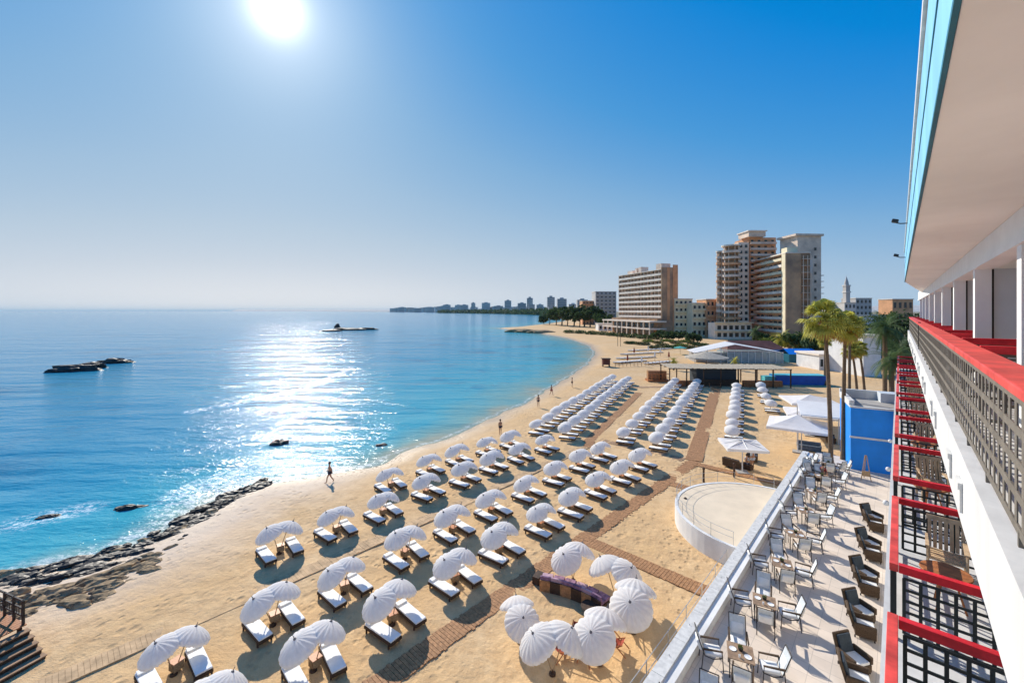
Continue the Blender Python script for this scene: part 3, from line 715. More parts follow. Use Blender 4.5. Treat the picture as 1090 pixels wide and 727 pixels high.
def station(pos, ang, o_, row, full=True):
    what = f'{o_} from the front of the {row}'; what2 = f'{o_} parasol from the front of the {row}'
    j = R(random.uniform(-5, 5)); ca, sa = math.cos(ang+j), math.sin(ang+j)
    loc = lambda x, y: pos + Vector((x*ca - y*sa, x*sa + y*ca, 0))
    po = (tw if full else twf).put(pos + Vector((0,0,-.02)), ang + j, f'white twin parasol, {what}', 'white twin parasols on the beach', scale=random.uniform(.94, 1.06)); po.rotation_euler.x = R(random.uniform(-5, 5)); po.rotation_euler.y = R(random.uniform(-4, 4))
    for y, nm in ((-.72, 'near'), (.72, 'far')):
        (sb if full else sbf).put(loc(.22 + random.uniform(-.1, .1), y + random.uniform(-.05, .05)), ang + j + R(random.uniform(-3, 3)) + R(-y*4),
            f'{nm} white sunbed under the {what2}', 'white sunbeds on the beach')
    if full: st.put(loc(-.15, .12), ang + R(random.uniform(-20, 20)), f'slatted side table under the {what2}', 'side tables between the sunbeds')
rows = [('waterside near row', [(18.1,-29.6),(22.0,-29.8),(25.3,-29.9),(28.8,-29.7),(31.9,-29.4)]),
        ('second near row', [(8.9,-26.4),(12.1,-26.1),(15.3,-26.0),(19.2,-26.4),(22.7,-26.1),(26.2,-26.4),(29.6,-26.1),(33.3,-26.0)]),
        ('third near row', [(3.2,-20.6),(6.7,-20.6),(9.8,-20.3),(13.5,-20.6),(17.0,-20.6),(20.4,-20.6),(24.2,-20.6),(27.9,-20.8),(31.6,-20.8),(35.1,-20.7)]),
        ('pathside near row', [(3.55,-17.1),(6.9,-16.8),(10.3,-16.7),(14.0,-16.8),(17.4,-16.9),(21.2,-16.9),(24.5,-16.8),(28.3,-17.0),(31.8,-16.8),(35.5,-17.0)])]
for nm, pts in rows:
    for i, (u, w) in enumerate(pts):
        station(UW(u, w), RZ, ORD[i], nm)
far = [('seaward far row', (2.9,48.2), (19.5,82.3), 12), ('second far row', (6.0,46.6), (22.0,80.4), 12),
       ('third far row', (11.9,45.0), (30.2,78.2), 11), ('fourth far row', (14.8,42.9), (33.8,77.3), 12),
       ('fifth far row', (23.6,45.4), (38.6,72.6), 9)]
for nm, p, q, n in far:
    for i in range(n):
        f = i/(n-1); station(Vector((p[0]+(q[0]-p[0])*f, p[1]+(q[1]-p[1])*f, 0)), RZF, ORD[i], nm, full=False)
for i, (x, y) in enumerate(((35.8,58.6),(38.4,64),(40.6,68.5),(43,73))):
    station(Vector((x, y, 0)), RZF, ORD[i], 'short inland row', full=False)
# lounge corner with its own, larger twin parasols
lw = Proto(twin(True, .86, .60, 1.40, 30))
for (px, py, rz, lb, sc_) in ((553, 645, 12, 'white twin parasol at the path corner of the lounge circle, left of the purple sofa', .86), (588, 676, 100, 'white twin parasol at the near end of the lounge circle', .96),
        (638, 666, -35, 'white twin parasol beside the orange deckchairs in the lounge circle', 1.0), (674, 636, -25, 'white twin parasol of the lounge circle closest to the terrace wall', 1.05),
        (655, 603, 55, 'white twin parasol behind the purple sofa, nearer the cross path', .98), (610, 587, -48, 'white twin parasol at the back of the lounge circle, right where two paths meet', .95)):
    lw.put(Vector((*at(px, py, 1.5)[:2], 0)), R(rz), lb, 'lounge parasols', scale=sc_)
def lounge_sofa():
    p0, p1 = at(585, 622), at(640, 642); mid = (p0+p1)/2; d = p1-p0
    t = thing('lounge_sofa', 'low curved wooden sofa with purple cushions in the lounge circle', 'sofa', mid, math.atan2(d.y, d.x))
    Ls = 3.4
    for i in range(6):
        x = -Ls/2 + Ls*(i+.5)/6; yy = -.10*(x*x)*.9; a = -.2*x
        Mx = Matrix.Translation((x, yy, 0)) @ Matrix.Rotation(a, 4, 'Z')
        s = MB(); s.box(-.30, .30, -.35, .40, 0, .30, Mx); s.build('base_section', M['darkwood'] if i % 2 else M['orangewood'], t)
        s = MB(); s.box(-.28, .28, -.30, .38, .302, .44, Mx); s.build('seat_cushion', M['purple'] if i % 3 else M['pink'], t, bevel=.03)
        s = MB(); s.box(-.30, .30, -.49, -.425, 0, .56, Mx); s.build('back_panel', M['darkwood'] if i % 2 else M['wood'], t)
        s = MB(); s.box(-.28, .28, -.42, -.30, .15, .72, Mx); s.build('back_cushion', M['purple'] if i % 3 != 1 else M['pink'], t, bevel=.03)
    s = MB(); s.box(-Ls/2-.45, -Ls/2-.08, -.42, .2, 0, .40); s.build('end_table', M['darkwood'], t)
    return t
lounge_sofa()
def deckchair(m1, m2):
    t = thing('deckchair', '-', 'deckchair')
    for y in (-.28, .28):
        MB().tube([(-.5, y, 0), (.55, y, .85)], .022, 6).build('rail', m1, t)
        MB().tube([(.5, y*.9, 0), (-.35, y*.9, .42)], .022, 6).build('leg', m1, t)
    s = MB(); pts = [(.53,.83),(.30,.50),(.05,.27),(-.15,.24),(-.34,.40)]
    for (x0,z0),(x1,z1) in zip(pts, pts[1:]): s.add([(x0,-.26,z0),(x0,.26,z0),(x1,.26,z1),(x1,-.26,z1)], [(0,1,2,3)])
    s.build('sling', m2, t); return t
dk = Proto(deckchair(M['orangewood'], M['rust']))
for (px, py, a, lb) in ((612, 693, 60, 'near left'), (628, 700, 110, 'nearest'), (655, 690, 150, 'far right'), (668, 664, 200, 'wall side'), (598, 697, 30, 'path side')):
    dk.put(at(px, py), R(a), f'orange wooden deckchair with rust sling, the {lb} one of the lounge circle', 'deckchairs of the lounge circle')
t = thing('coffee_table', 'low round dark wooden table in the middle of the lounge circle', 'table', at(629, 653))
MB().lathe([(0,.32),(.45,.32),(.47,.35),(.45,.38),(0,.38)], 22).build('tabletop', M['darkwood'], t)
MB().lathe([(.22,0),(.16,.1),(.16,.32)], 14).build('pedestal', M['orangewood'], t)
# ------------------------------------------------------------------ big square umbrellas and sofas near the terrace end
def big_umbrella(loc, rz, half, z, lb, peak=.75):
    t = thing('large_umbrella', lb, 'umbrella', loc, rz, 'large white umbrellas')
    MB().tube([(0,0,0), (0,0,z+peak)], .05, 8).build('pole', M['white'], t)
    s = MB(); s.box(-.45, .45, -.45, .45, 0, .09); s.build('base_plate', M['greywall'], t)
    mb = MB(); n = 16; vs = [(0,0,z+peak)]; fs = []
    rings = [.25,.5,.75,1.0]; sq = []
    for k in range(n):
        a = 2*math.pi*(k+.5*0)/n + math.pi/4; c, s_ = math.cos(a), math.sin(a); m_ = max(abs(c), abs(s_)); sq.append((c/m_, s_/m_))
    for r_ in rings:
        for k,(x,y) in enumerate(sq):
            cor = 1 if k % 4 == 0 else 0
            vs.append((x*half*r_, y*half*r_, z + peak*(1-r_)**1.25 - (.10*r_*(1-r_)*4*.4 if not cor else 0)))
    for k,(x,y) in enumerate(sq): vs.append((x*half*1.0, y*half*1.0, z-.22 + .03*math.sin(k*2.2)))
    for k in range(n): fs.append((0, 1+k, 1+(k+1)%n))
    for i in range(4):
        for k in range(n): a0 = 1+i*n; fs.append((a0+k, a0+n+k, a0+n+(k+1)%n, a0+(k+1)%n))
    mb.add(vs, fs); c = mb.build('canopy', M['canvas2'], t)
    rb = MB()
    for k in range(0, n, 2): x,y = sq[k]; rb.tube([(0,0,z+.35), (x*half*.97, y*half*.97, z-.03)], .02, 5)
    rb.build('rib_frame', M['metal'], t); return t
big_umbrella(Vector((28.4, 42.0, 0)), RZ+R(8), 2.55, 2.75, 'large white square umbrella with raised peak, nearest the palm trunks', .95)
big_umbrella(Vector((37.0, 52.5, 0)), RZ+R(25), 2.7, 2.9, 'large white square umbrella with low peak, behind the other near the palms', .7)
big_umbrella(Vector((33.4, 47.5, 0)), RZ+R(15), 2.3, 2.6, 'large white square umbrella between the two others near the palms', .6)
big_umbrella(Vector((20.0, 36.7, 0)), RZ+R(30), 1.6, 2.45, 'flat white umbrella over the dark seats by the cross path', .30)
def block_sofa(loc, rz, wdt, m, mc, lb):
    t = thing('outdoor_sofa', lb, 'sofa', loc, rz, 'outdoor sofas')
    s = MB(); s.box(-wdt/2, wdt/2, -.42, .40, .06, .38); s.build('base', m, t, bevel=.02)
    s = MB(); s.box(-wdt/2, wdt/2, .30, .44, .38, .80); s.build('backrest', m, t, bevel=.02)
    n = max(1, int(wdt/.7))
    for i in range(n):
        x0 = -wdt/2 + .06 + i*(wdt-.12)/n; s = MB(); s.box(x0+.01, x0+(wdt-.12)/n-.01, -.40, .29, .382, .50); s.build('seat_cushion', mc, t, bevel=.03)
        s = MB(); s.box(x0+.02, x0+(wdt-.12)/n-.02, .18, .295, .50, .84); s.build('back_cushion', mc, t, bevel=.03)
    for sx in (-1, 1):
        s = MB(); s.box(*(sorted((sx*(wdt/2-.1), sx*(wdt/2+.03)))), -.42, .36, .38, .60); s.build('armrest', m, t, bevel=.02)
    return t
block_sofa(at(780, 497), RZ+R(170), 1.5, M['rattan'], M['darkcush'], 'dark rattan sofa under the flat white umbrella, on its left')
block_sofa(at(801, 490), RZ+R(100), 1.2, M['rattan'], M['darkcush'], 'dark rattan sofa under the flat white umbrella, on its far side')
block_sofa(at(861, 479), RZ+R(10), 2.0, M['slate'], M['slate'], 'slate blue cushioned sofa on the sand behind the end of the wall')
block_sofa(at(872, 464), RZ+R(10), 2.2, M['rattan'], M['rust'], 'dark sofa with red brown cushions under the large peaked umbrella')
block_sofa(at(884, 470), RZ+R(100), 1.8, M['rattan'], M['darkcush'], 'dark sofa in the shade beside the palm trunks')
# extra white chairs at the far end of the terrace
for i, (px, py) in enumerate(((858,507),(866,512),(872,503),(882,500),(892,505),(862,498))):
    ch.put(at(px, py, TZ), RZ + R(60*i), f'dark framed chair with white cushion at the far terrace end, {ORD[i]} in the loose cluster', 'white cushioned terrace chairs')
# ------------------------------------------------------------------ blue kiosk, blue bar
t = thing('blue_kiosk', 'strong blue box shaped kiosk with a white roof edge at the end of the terrace', 'kiosk', at(905.5, 499, TZ), R(-30))
hk = 5.0; wk, dk_ = 4.6, 5.0
s = MB(); s.box(0, wk, 0, dk_, 0, hk-.02); s.build('wall', M['blue'], t)
s = MB(); s.box(-.06, wk+.06, -.06, .02, 2.55, 2.70); s.build('band', M['white'], t)
s = MB(); s.box(-.05, wk+.05, -.05, .30, hk-.02, hk+.12); s.box(-.05, .30, .30, dk_, hk-.02, hk+.5); s.box(-.05, wk+.05, dk_-.25, dk_+.05, hk-.02, hk+.75); s.build('roof_edge', M['white'], t)
s = MB(); s.box(.35, wk, .35, dk_-.3, hk-.018, hk+.02); s.build('roof', M['greywall'], t)
s = MB(); s.box(wk*.55, wk*.98, dk_-1.6, dk_-.3, hk+.02, hk+.8); s.build('roof_unit', M['grey'], t)
t = thing('timber_easel', 'pale wooden A shaped sign stand leaning beside the blue kiosk', 'stand', at(922, 512, TZ), R(-30))
for x in (-.3, .3): MB().tube([(x, 0, 0), (x*.15, .15, 1.9)], .03, 6).build('leg', M['polewood'], t)
MB().tube([(0, .75, 0), (0, .15, 1.9)], .03, 6).build('leg', M['polewood'], t)
s = MB(); s.box(-.24, .24, .02, .05, .35, .75); s.build('board', M['polewood'], t)
t = thing('white_awning', 'pale flat awning roof on thin posts between the palms and the blue kiosk', 'awning', Vector((30.6, 42.6, 0)), R(-30))
s = MB(); s.box(-1.4, 2.4, -1.6, 3.6, 3.9, 4.0, Matrix.Rotation(R(5), 4, 'X')); s.build('roof_sheet', M['canvas2'], t)
for x in (-1.3, 2.3):
    for y in (-1.5, 3.4): MB().tube([(x, y, 0), (x, y, 3.92 + y*.087)], .05, 6).build('post', M['white'], t)
t = thing('blue_pool_wall', 'long deep blue rectangular bar counter with pale turquoise ledge', 'counter', at(826.5, 409.5), R(-3))
s = MB(); s.box(0, 9.2, 0, 2.5, 0, 1.75); s.build('counter_body', M['bluepool'], t)
s = MB(); s.box(-1.9, -.02, .4, 2.0, 0, 1.5); s.build('ledge', M['turq'], t)
s = MB(); s.box(-.04, 9.24, -.04, 2.51, 1.752, 1.80); s.build('counter_top', M['turq'], t)
# pergola bar
pg0 = at(713, 411.5); t = thing('beach_bar', 'long timber beach bar under a flat reed roof on wooden posts', 'bar', pg0, R(-4))
Lb, Db = 21.5, 6.0
s = MB()
for i in range(72): s.box(i*.3, i*.3+random.uniform(.1, .22), -.4+random.uniform(-.3,.2), Db+.4+random.uniform(-.3,.3), 3.42, 3.47+random.uniform(0,.06))
s.build('reed_roof', M['thatch'], t)
s = MB()
for y in (.1, Db/2, Db-.1): s.box(-.2, Lb+.2, y-.07, y+.07, 3.24, 3.415)
s.build('beam', M['darkwood'], t)
for i in range(8):
    for y in (.1, Db-.1):
        s = MB(); x = i*Lb/7; s.box(x-.09, x+.09, y-.09, y+.09, 0, 3.24); s.build('post', M['darkwood'], t)
s = MB(); s.box(5.5, 12.8, 2.0, 5.6, 0, 3.0); s.build('shade_block', M['darkcush'], t)  # dark block in place of the shade inside the bar
s = MB(); s.box(5.2, 13, 1.2, 1.9, 0, 1.15); s.build('counter', M['darkwood'], t)
s = MB(); s.box(13.6, 20.5, .8, 1.5, 0, 1.1); s.build('counter', M['orangewood'], t)
s = MB(); s.box(1, 4.8, .6, 1.2, 0, 1.0); s.build('counter', M['orangewood'], t)
for i, x in enumerate((14.2, 15.6, 17.2, 18.8, 2.2, 3.6, 7, 9, 11)):
    s = MB(); s.lathe([(.17,.72),(.18,.76),(0,.77)], 10); s.tube([(0,0,0),(0,0,.72)], .04, 6); s.lathe([(.2,0),(.2,.03),(0,.04)], 10)
    o = s.build('bar_stool', M['orangewood'], loc=pg0 + Vector((x*math.cos(R(-4)), x*math.sin(R(-4)) - .2, 0))); tag(o, f'brown round bar stool, {ORD[i]} at the front of the timber beach bar', 'stool', 'stools at the beach bar')
t = thing('deck_cabin', 'low orange timber cabin with railings left of the beach bar', 'cabin', at(690, 406.5), R(-4))
s = MB(); s.box(0, 4.2, 0, 2.6, 0, .35); s.build('deck', M['orangewood'], t)
for k in range(7): s = MB(); s.box(k*.69, k*.69+.1, 0, .1, .35, 1.5); s.build('post', M['orangewood'], t)
s = MB(); s.box(0, 4.25, -.02, .12, 1.5, 1.62); s.box(0, 4.25, .02, .08, .85, .95); s.build('rail', M['orangewood'], t)
s = MB(); s.box(.3, 3.9, 1.2, 2.5, .35, 2.0); s.build('cabin_wall', M['wood'], t)
# kitchen restaurant with white tent roofs
t = thing('tent_restaurant', 'glass walled restaurant under sloping white tent roofs behind the bar', 'restaurant', at(742, 386), R(-6))
s = MB(); s.box(8.0, 22, .3, 8, 0, 2.9); s.build('glass_wall', M['paleglass'], t)
for k in range(9): s = MB(); s.box(8+k*1.75-.08, 8+k*1.75+.08, .1, .29, 0, 3.0); s.build('post', M['white'], t)
s = MB(); s.add([(-1,-.8,2.7),(9.5,-.8,5.1),(9.5,6,5.4),(-1,6,2.9)], [(0,1,2,3)]); s.add([(9.6,-.8,5.0),(21.5,-.8,3.0),(21.5,6,3.2),(9.6,6,5.4)], [(0,1,2,3)])
s.add([(-1,-.8,2.6),(9.5,-.8,5.0),(9.5,-.8,5.1),(-1,-.8,2.7)], [(0,1,2,3)]); s.build('tent_roof', M['canvas2'], t)
for x in (-.8, 2.5, 6): s = MB(); s.box(x-.07, x+.07, -.6, -.46, 0, 3.1 + x*.2); s.build('post', M['white'], t)
s = MB(); s.box(0, 8, 1, 7, 0, 2.5); s.build('service_block', M['greywall'], t)
s = MB(); s.add([(11,8.2,3.0),(27,8.2,3.0),(25,13,5.2),(13,13,5.2)], [(0,1,2,3)]); s.add([(11,8.2,3.0),(13,13,5.2),(25,13,5.2),(27,8.2,3.0),(27,18,3.0),(11,18,3.0)], [(1,5,0),(3,4,2),(1,2,4,5)]); s.build('tiled_roof', M['redroof'], t)
s = MB(); s.box(12, 26, 8.6, 17, 0, 2.98); s.build('rear_wall', M['whitewall'], t)
# big beige parasol tent left of it
t = thing('beige_marquee', 'wide beige cone shaped beach canopy standing left of the white tents', 'canopy', at(752, 389))
MB().lathe([(0,3.6),(2,3.1),(5.2,2.2),(5.3,1.9)], 20).build('canopy', M['thatch'], t)
MB().tube([(0,0,0),(0,0,3.7)], .08, 8).build('pole', M['polewood'], t)
# far loungers beyond the bar
bl = Proto(sunbed(False)); k = 0
fr_ = Vector((0,0,0))
for r_, (p, q, n) in enumerate((((657,387),(684,385),8),((660,382.5),(694,381),9),((664,378),(702,376),10),((690,388),(712,386),6),((672,374),(712,372),10))):
    for i in range(n):
        f = i/max(1,n-1); p_ = at(p[0]+(q[0]-p[0])*f, p[1]+(q[1]-p[1])*f)
        bl.put(p_, R(random.uniform(-15, 15)), f'pale sunbed far beyond the beach bar, {ORD[i]} from the left in its {ORD[r_]} row', 'far sunbeds beyond the bar', scale=1.25); k += 1
def folded(lb, loc, m, h=2.6):
    t = thing('folded_parasol', lb, 'parasol', loc, 0, 'folded parasols far along the beach')
    MB().tube([(0,0,0),(0,0,h)], .05, 6).build('pole', M['polewood'], t)
    MB().lathe([(0,h),(.16,h-.2),(.26,h-1.3),(.20,h-1.5),(0,h-1.45)], 10).build('fabric', m, t)
for i, (px, py) in enumerate(((668,388),(683,390),(697,384),(675,379),(690,377),(703,379),(712,384))):
    folded(f'folded pale parasol beyond the bar, {ORD[i]} counting along the far loungers', at(px, py), M['canvas2'] if i % 3 else M['rust'])
t = thing('teal_parasol', 'small flat teal parasol far beyond the bar', 'parasol', at(724, 377)); MB().tube([(0,0,0),(0,0,2.3)], .05, 6).build('pole', M['polewood'], t); MB().lathe([(0,2.6),(2,2.1),(2,2.0)], 14).build('canopy', M['umbgreen'], t)
t = thing('lifeguard_hut', 'small dark red wooden hut at the water end of the far rows', 'hut', at(645, 390)); s = MB(); s.box(-.9, .9, -.7, .7, .5, 1.9); s.build('wall', M['redroof'], t); s = MB(); s.box(-1.1, 1.1, -.9, .9, 1.9, 2.05); s.build('roof', M['darkwood'], t)
for x in (-.8,.8): s = MB(); s.box(x-.08, x+.08, -.6, .6, 0, .5); s.build('leg', M['darkwood'], t)
# rope fence of posts
t = thing('post_fence', 'line of low posts with two rails crossing the sand beyond the sunbeds', 'fence', (0,0,0))
a_, b_ = at(655, 391), at(713, 388)
for i in range(16):
    p = a_.lerp(b_, i/15); MB().tube([p, p + Vector((0,0,1.1))], .06, 6).build('post', M['fadedwood'], t)
for zz_ in (.55, 1.05): MB().tube([a_ + Vector((0,0,zz_)), b_ + Vector((0,0,zz_))], .04, 5).build('rail', M['fadedwood'], t)
# two tall beach poles
for i, px in enumerate((657.5, 660.5)):
    o = MB().tube([(0,0,0),(0,0,9.5)], .09, 6).build('pole', M['darkmetal'], loc=at(px, 368.5)); tag(o, f'thin tall dark pole on the far sand, {"left" if i == 0 else "right"} of a close pair', 'pole', 'tall poles on the far beach')
# ------------------------------------------------------------------ palms and trees
def fan_palm(lb, loc, h, r, lean=(0,0), seed=0, skirt=True, group='fan palms'):
    rnd = random.Random(seed); t = thing('fan_palm', lb, 'palm', loc, 0, group)
    n = 14; pts = []; rs = []
    for i in range(n+1):
        f = i/n; pts.append((lean[0]*f*f, lean[1]*f*f, h*f)); rs.append(.19*(1-.42*f) + (.16*(1-f/.12) if f < .12 else 0) + .012*(i % 2))
    MB().tube(pts, rs, 9).build('trunk', M['trunk'], t, smooth=True)
    top = Vector(pts[-1])
    def crown(n, el0, el1, mb, droop, ln):
        for _ in range(n):
            az = rnd.uniform(0, 2*math.pi); el = R(rnd.uniform(el0, el1)); ax = Vector((math.cos(az)*math.cos(el), math.sin(az)*math.cos(el), math.sin(el)))
            Lp = r*rnd.uniform(.42, .62)*ln; p0 = top + ax*.1; p1 = top + ax*Lp + Vector((0,0,-droop*Lp*.25))
            mb.tube([p0, (p0+p1)/2 + Vector((0,0,.06)), p1], [.035,.025,.018], 4)
            side = ax.cross(Vector((0,0,1))).normalized(); up = side.cross(ax).normalized(); ns = 13
            for k in range(ns):
                a = R(-95 + 190*k/(ns-1)); d = (ax*math.cos(a) + side*math.sin(a)).normalized(); ll = r*.46*(.72+.28*math.cos(a))*rnd.uniform(.85,1.1)*ln
                wv = d.cross(up).normalized()*.055*r/1.6
                m1 = p1 + d*ll*.55 + up*.05*ll; e = p1 + d*ll + Vector((0,0,-.38*ll*(.6+droop)))
                mb.add([p1 - wv*.25, p1 + wv*.25, m1 + wv, m1 - wv, e], [(0,1,2,3), (3,2,4)])
    cb = MB(); crown(44, -8, 85, cb, .6, 1.0); crown(22, -40, -5, cb, 1.1, .95); cb.build('crown', M['leaf'], t)
    if skirt:
        ds = MB(); crown(26, -80, -36, ds, 1.0, .78); ds.build('dead_fronds', M['deadleaf'], t)
    return t
def feather_palm(lb, loc, h, r, seed=0, nf=44, m='leafdark', group='feather palms', tr=.26):
    rnd = random.Random(seed); t = thing('feather_palm', lb, 'palm', loc, 0, group)
    pts = [(0,0,h*i/12) for i in range(13)]; rs = [tr*(1 + .06*(i%2))*(1.12 if i > 10 else 1) for i in range(13)]
    MB().tube(pts, rs, 9).build('trunk', M['trunk'], t); cb = MB()
    for q in range(nf):
        az = rnd.uniform(0, 2*math.pi); el = R(rnd.uniform(-35, 78)); L0 = r*rnd.uniform(.85, 1.1); p = Vector((0,0,h)); dirv = Vector((math.cos(az)*math.cos(el), math.sin(az)*math.cos(el), math.sin(el)))
        ns = 12; prev = p
        for k in range(ns):
            f = (k+1)/ns; dirv = (dirv + Vector((0,0,-.155))).normalized(); nxt = prev + dirv*L0/ns; side = dirv.cross(Vector((0,0,1))).normalized()
            cb.add([prev - side*.02, prev + side*.02, nxt + side*.02, nxt - side*.02], [(0,1,2,3)])
            ll = r*.24*math.sin(math.pi*min(1, .15+f*.8))+.05
            for sgn in (-1, 1):
                for jj in (0, .5):
                    b0 = prev.lerp(nxt, jj); d = (side*sgn + dirv*.65 + Vector((0,0,-.35))).normalized(); wv = dirv*.035*r/3
                    cb.add([b0 - wv, b0 + wv, b0 + d*ll], [(0,1,2)])
            prev = nxt
    cb.build('crown', M[m], t); return t
def at_top(px, D): return atD(px, D)
for i, (px, D, ty, r, ln, lb) in enumerate((
        (884.5, 35.2, 338, 2.05, (-.5,.1), 'tallest fan palm with a thick golden skirt of dead fronds, beside the blue kiosk'),
        (897.5, 36.5, 346, 1.7, (.35,.2), 'slimmer fan palm just right of the tallest one by the blue kiosk'),
        (904, 50, 346, 2.0, (.3,.3), 'fan palm with dark crown between the kiosk palms and the date palm'),
        (913, 57, 372, 1.5, (-.8,0), 'short fan palm with brown hanging fronds leaning left'),
        (921, 58, 370, 1.4, (-.9,0), 'short leaning fan palm nearest the date palms'),
        (878, 80, 362, 1.5, (0,0), 'thin trunked fan palm behind the golden one'))):
    zt = 14 - (ty-331)*D/450; fan_palm(lb, atD(px, D), zt, r, ln, 40+i)
for i, (px, D, ty, r, lb) in enumerate(((942, 58, 350, 3.6, 'big dark green date palm rising beside the far end of the hotel'), (949, 50, 384, 2.9, 'lower date palm in front of the big one beside the hotel end'),
        (957, 62, 372, 2.6, 'date palm half hidden behind the hotel corner'))):
    feather_palm(lb, atD(px, D), 14 - (ty-331)*D/450, r, 60+i)
for i, (px, D, ty, r, lb) in enumerate(((805, 150, 352, 3.4, 'small dark palm in front of the curved tower block'), (832, 135, 360, 4.2, 'bushy green palm left of the striped hotel foot'), (857, 128, 363, 4.0, 'bushy pale palm near the foot of the ruined hotel'), (717, 100, 384, 1.6, 'small bright palm standing behind the beach bar, left one'), (782, 100, 384, 1.6, 'small bright palm standing behind the beach bar, right one'), (846, 140, 366, 3.2, 'dark palm between two bushy palms near the ruined hotel'))):
    feather_palm(lb, atD(px, D), 14 - (ty-331)*D/450, r, 80+i, 34, 'leafdark' if i in (0,5) else 'leaf', 'distant palms', .2)
def tree(lb, loc, h, wdt, m, seed, name='broadleaf_tree', group='trees along the shore', nclump=9, leaf=.5):
    rnd = random.Random(seed); t = thing(name, lb, 'tree', loc, 0, group)
    tb = MB(); tb.tube([(0,0,-.5),(wdt*.02,0,h*.3),(0,wdt*.03,h*.62)], [h*.035,h*.026,h*.012], 7)
    cb = MB()
    for i in range(nclump):
        a = rnd.uniform(0, 6.28); rr_ = wdt*.36*rnd.random()**.5; c = (rr_*math.cos(a), rr_*math.sin(a), h*rnd.uniform(.42, .85)*(1-.25*rr_/wdt))
        tb.tube([(0,0,h*.3), c], [h*.016, h*.005], 5)
        leaf_clump(cb, c, 75, wdt*rnd.uniform(.15, .26), leaf, .75, rnd)
    tb.build('trunk', M['trunk'], t); cb.build('crown', M[m], t); return t
pen = [(585,430,14,16),(592,410,18,18),(598,400,21,18),(604,385,17,16),(611,380,20,18),(617,370,15,15),(622,372,22,17),(628,360,19,18),(634,355,17,18),(640,345,14,15),(645,330,12,14),(579,440,9,14)]
for i, (px, D, h, wd) in enumerate(pen):
    tree(f'dark green tree on the point of the bay, {ORD[i]} from its sea end' if i < 11 else 'low dark tree at the tip of the bay point', atD(px, D, .2), h, wd, 'foliage', 100+i, group='trees on the bay point', leaf=1.3)
low = [(700,205,5,9,'foliage'),(712,200,4,8,'foliage'),(722,196,4.5,8,'foliage'),(738,180,5,8,'foliage'),(815,150,7,9,'foliage'),(823,143,6,8,'foliage2'),(840,134,7,9,'foliage2'),(850,128,8,9,'foliage'),(866,122,7,9,'foliage2'),(873,118,8,9,'foliage'),(930,105,10,12,'foliage'),(943,100,9,12,'foliage'),(962,96,11,13,'foliage'),(955,150,15,16,'foliage'),(968,150,15,16,'foliage'),(940,160,14,16,'foliage'),(925,130,9,12,'foliage'),(888,118,8,10,'foliage'),(900,112,7,10,'foliage'),(912,108,7,10,'foliage')]
for i, (px, D, h, wd, m) in enumerate(low):
    tree(f'{"bright" if m == "foliage2" else "dark"} green bushy tree behind the beach, {ORD[i]} counting rightwards from the tall slab hotel' if i < 20 else '-', atD(px, D), h, wd, m, 200+i, group='trees behind the beach', leaf=.55)
# dry plants on the dune behind the rows
dp_ = [(690,364),(700,365.5),(710,363.5),(720,366),(730,364.5),(738,366.5),(726,369),(705,368)]
for i, (px, py) in enumerate(dp_):
    o = MB(); leaf_clump(o, (0,0,.5), 320, 3.0, .32, .22); b = o.build('dry_bush', M['dryplant'] if i % 2 else M['foliage2'], loc=at(px, py)); tag(b, f'low scrubby olive bush on the sand before the slab hotel, {ORD[i]} in the patch', 'bush', 'scrub on the far sand')
hedge = [(606,354.5),(618,355),(630,356),(641,356.5),(652,357.5),(663,358.5),(674,359.5),(686,360.5),(697,361),(745,368),(750,371),(733,371),(716,370.5),(699,371),(684,367),(672,366)]
for i, (px, py) in enumerate(hedge):
    o = MB(); big = i < 9; leaf_clump(o, (0,0,.9 if big else .45), 420, 4.2 if big else 3.2, .4, .32 if big else .2)
    tag(o.build('hedge_bush' if big else 'dry_bush', M['foliage'] if big else M['dryplant' if i % 3 else 'foliage'], loc=at(px, py)), f'dark hedge bush along the foot of the slab hotel, {ORD[i]} from the sea end' if big else f'sparse dry bush on the far sand behind the loungers, {ORD[i-9]} from the right', 'bush', 'hedge by the slab hotel' if big else 'dry bushes behind the loungers')
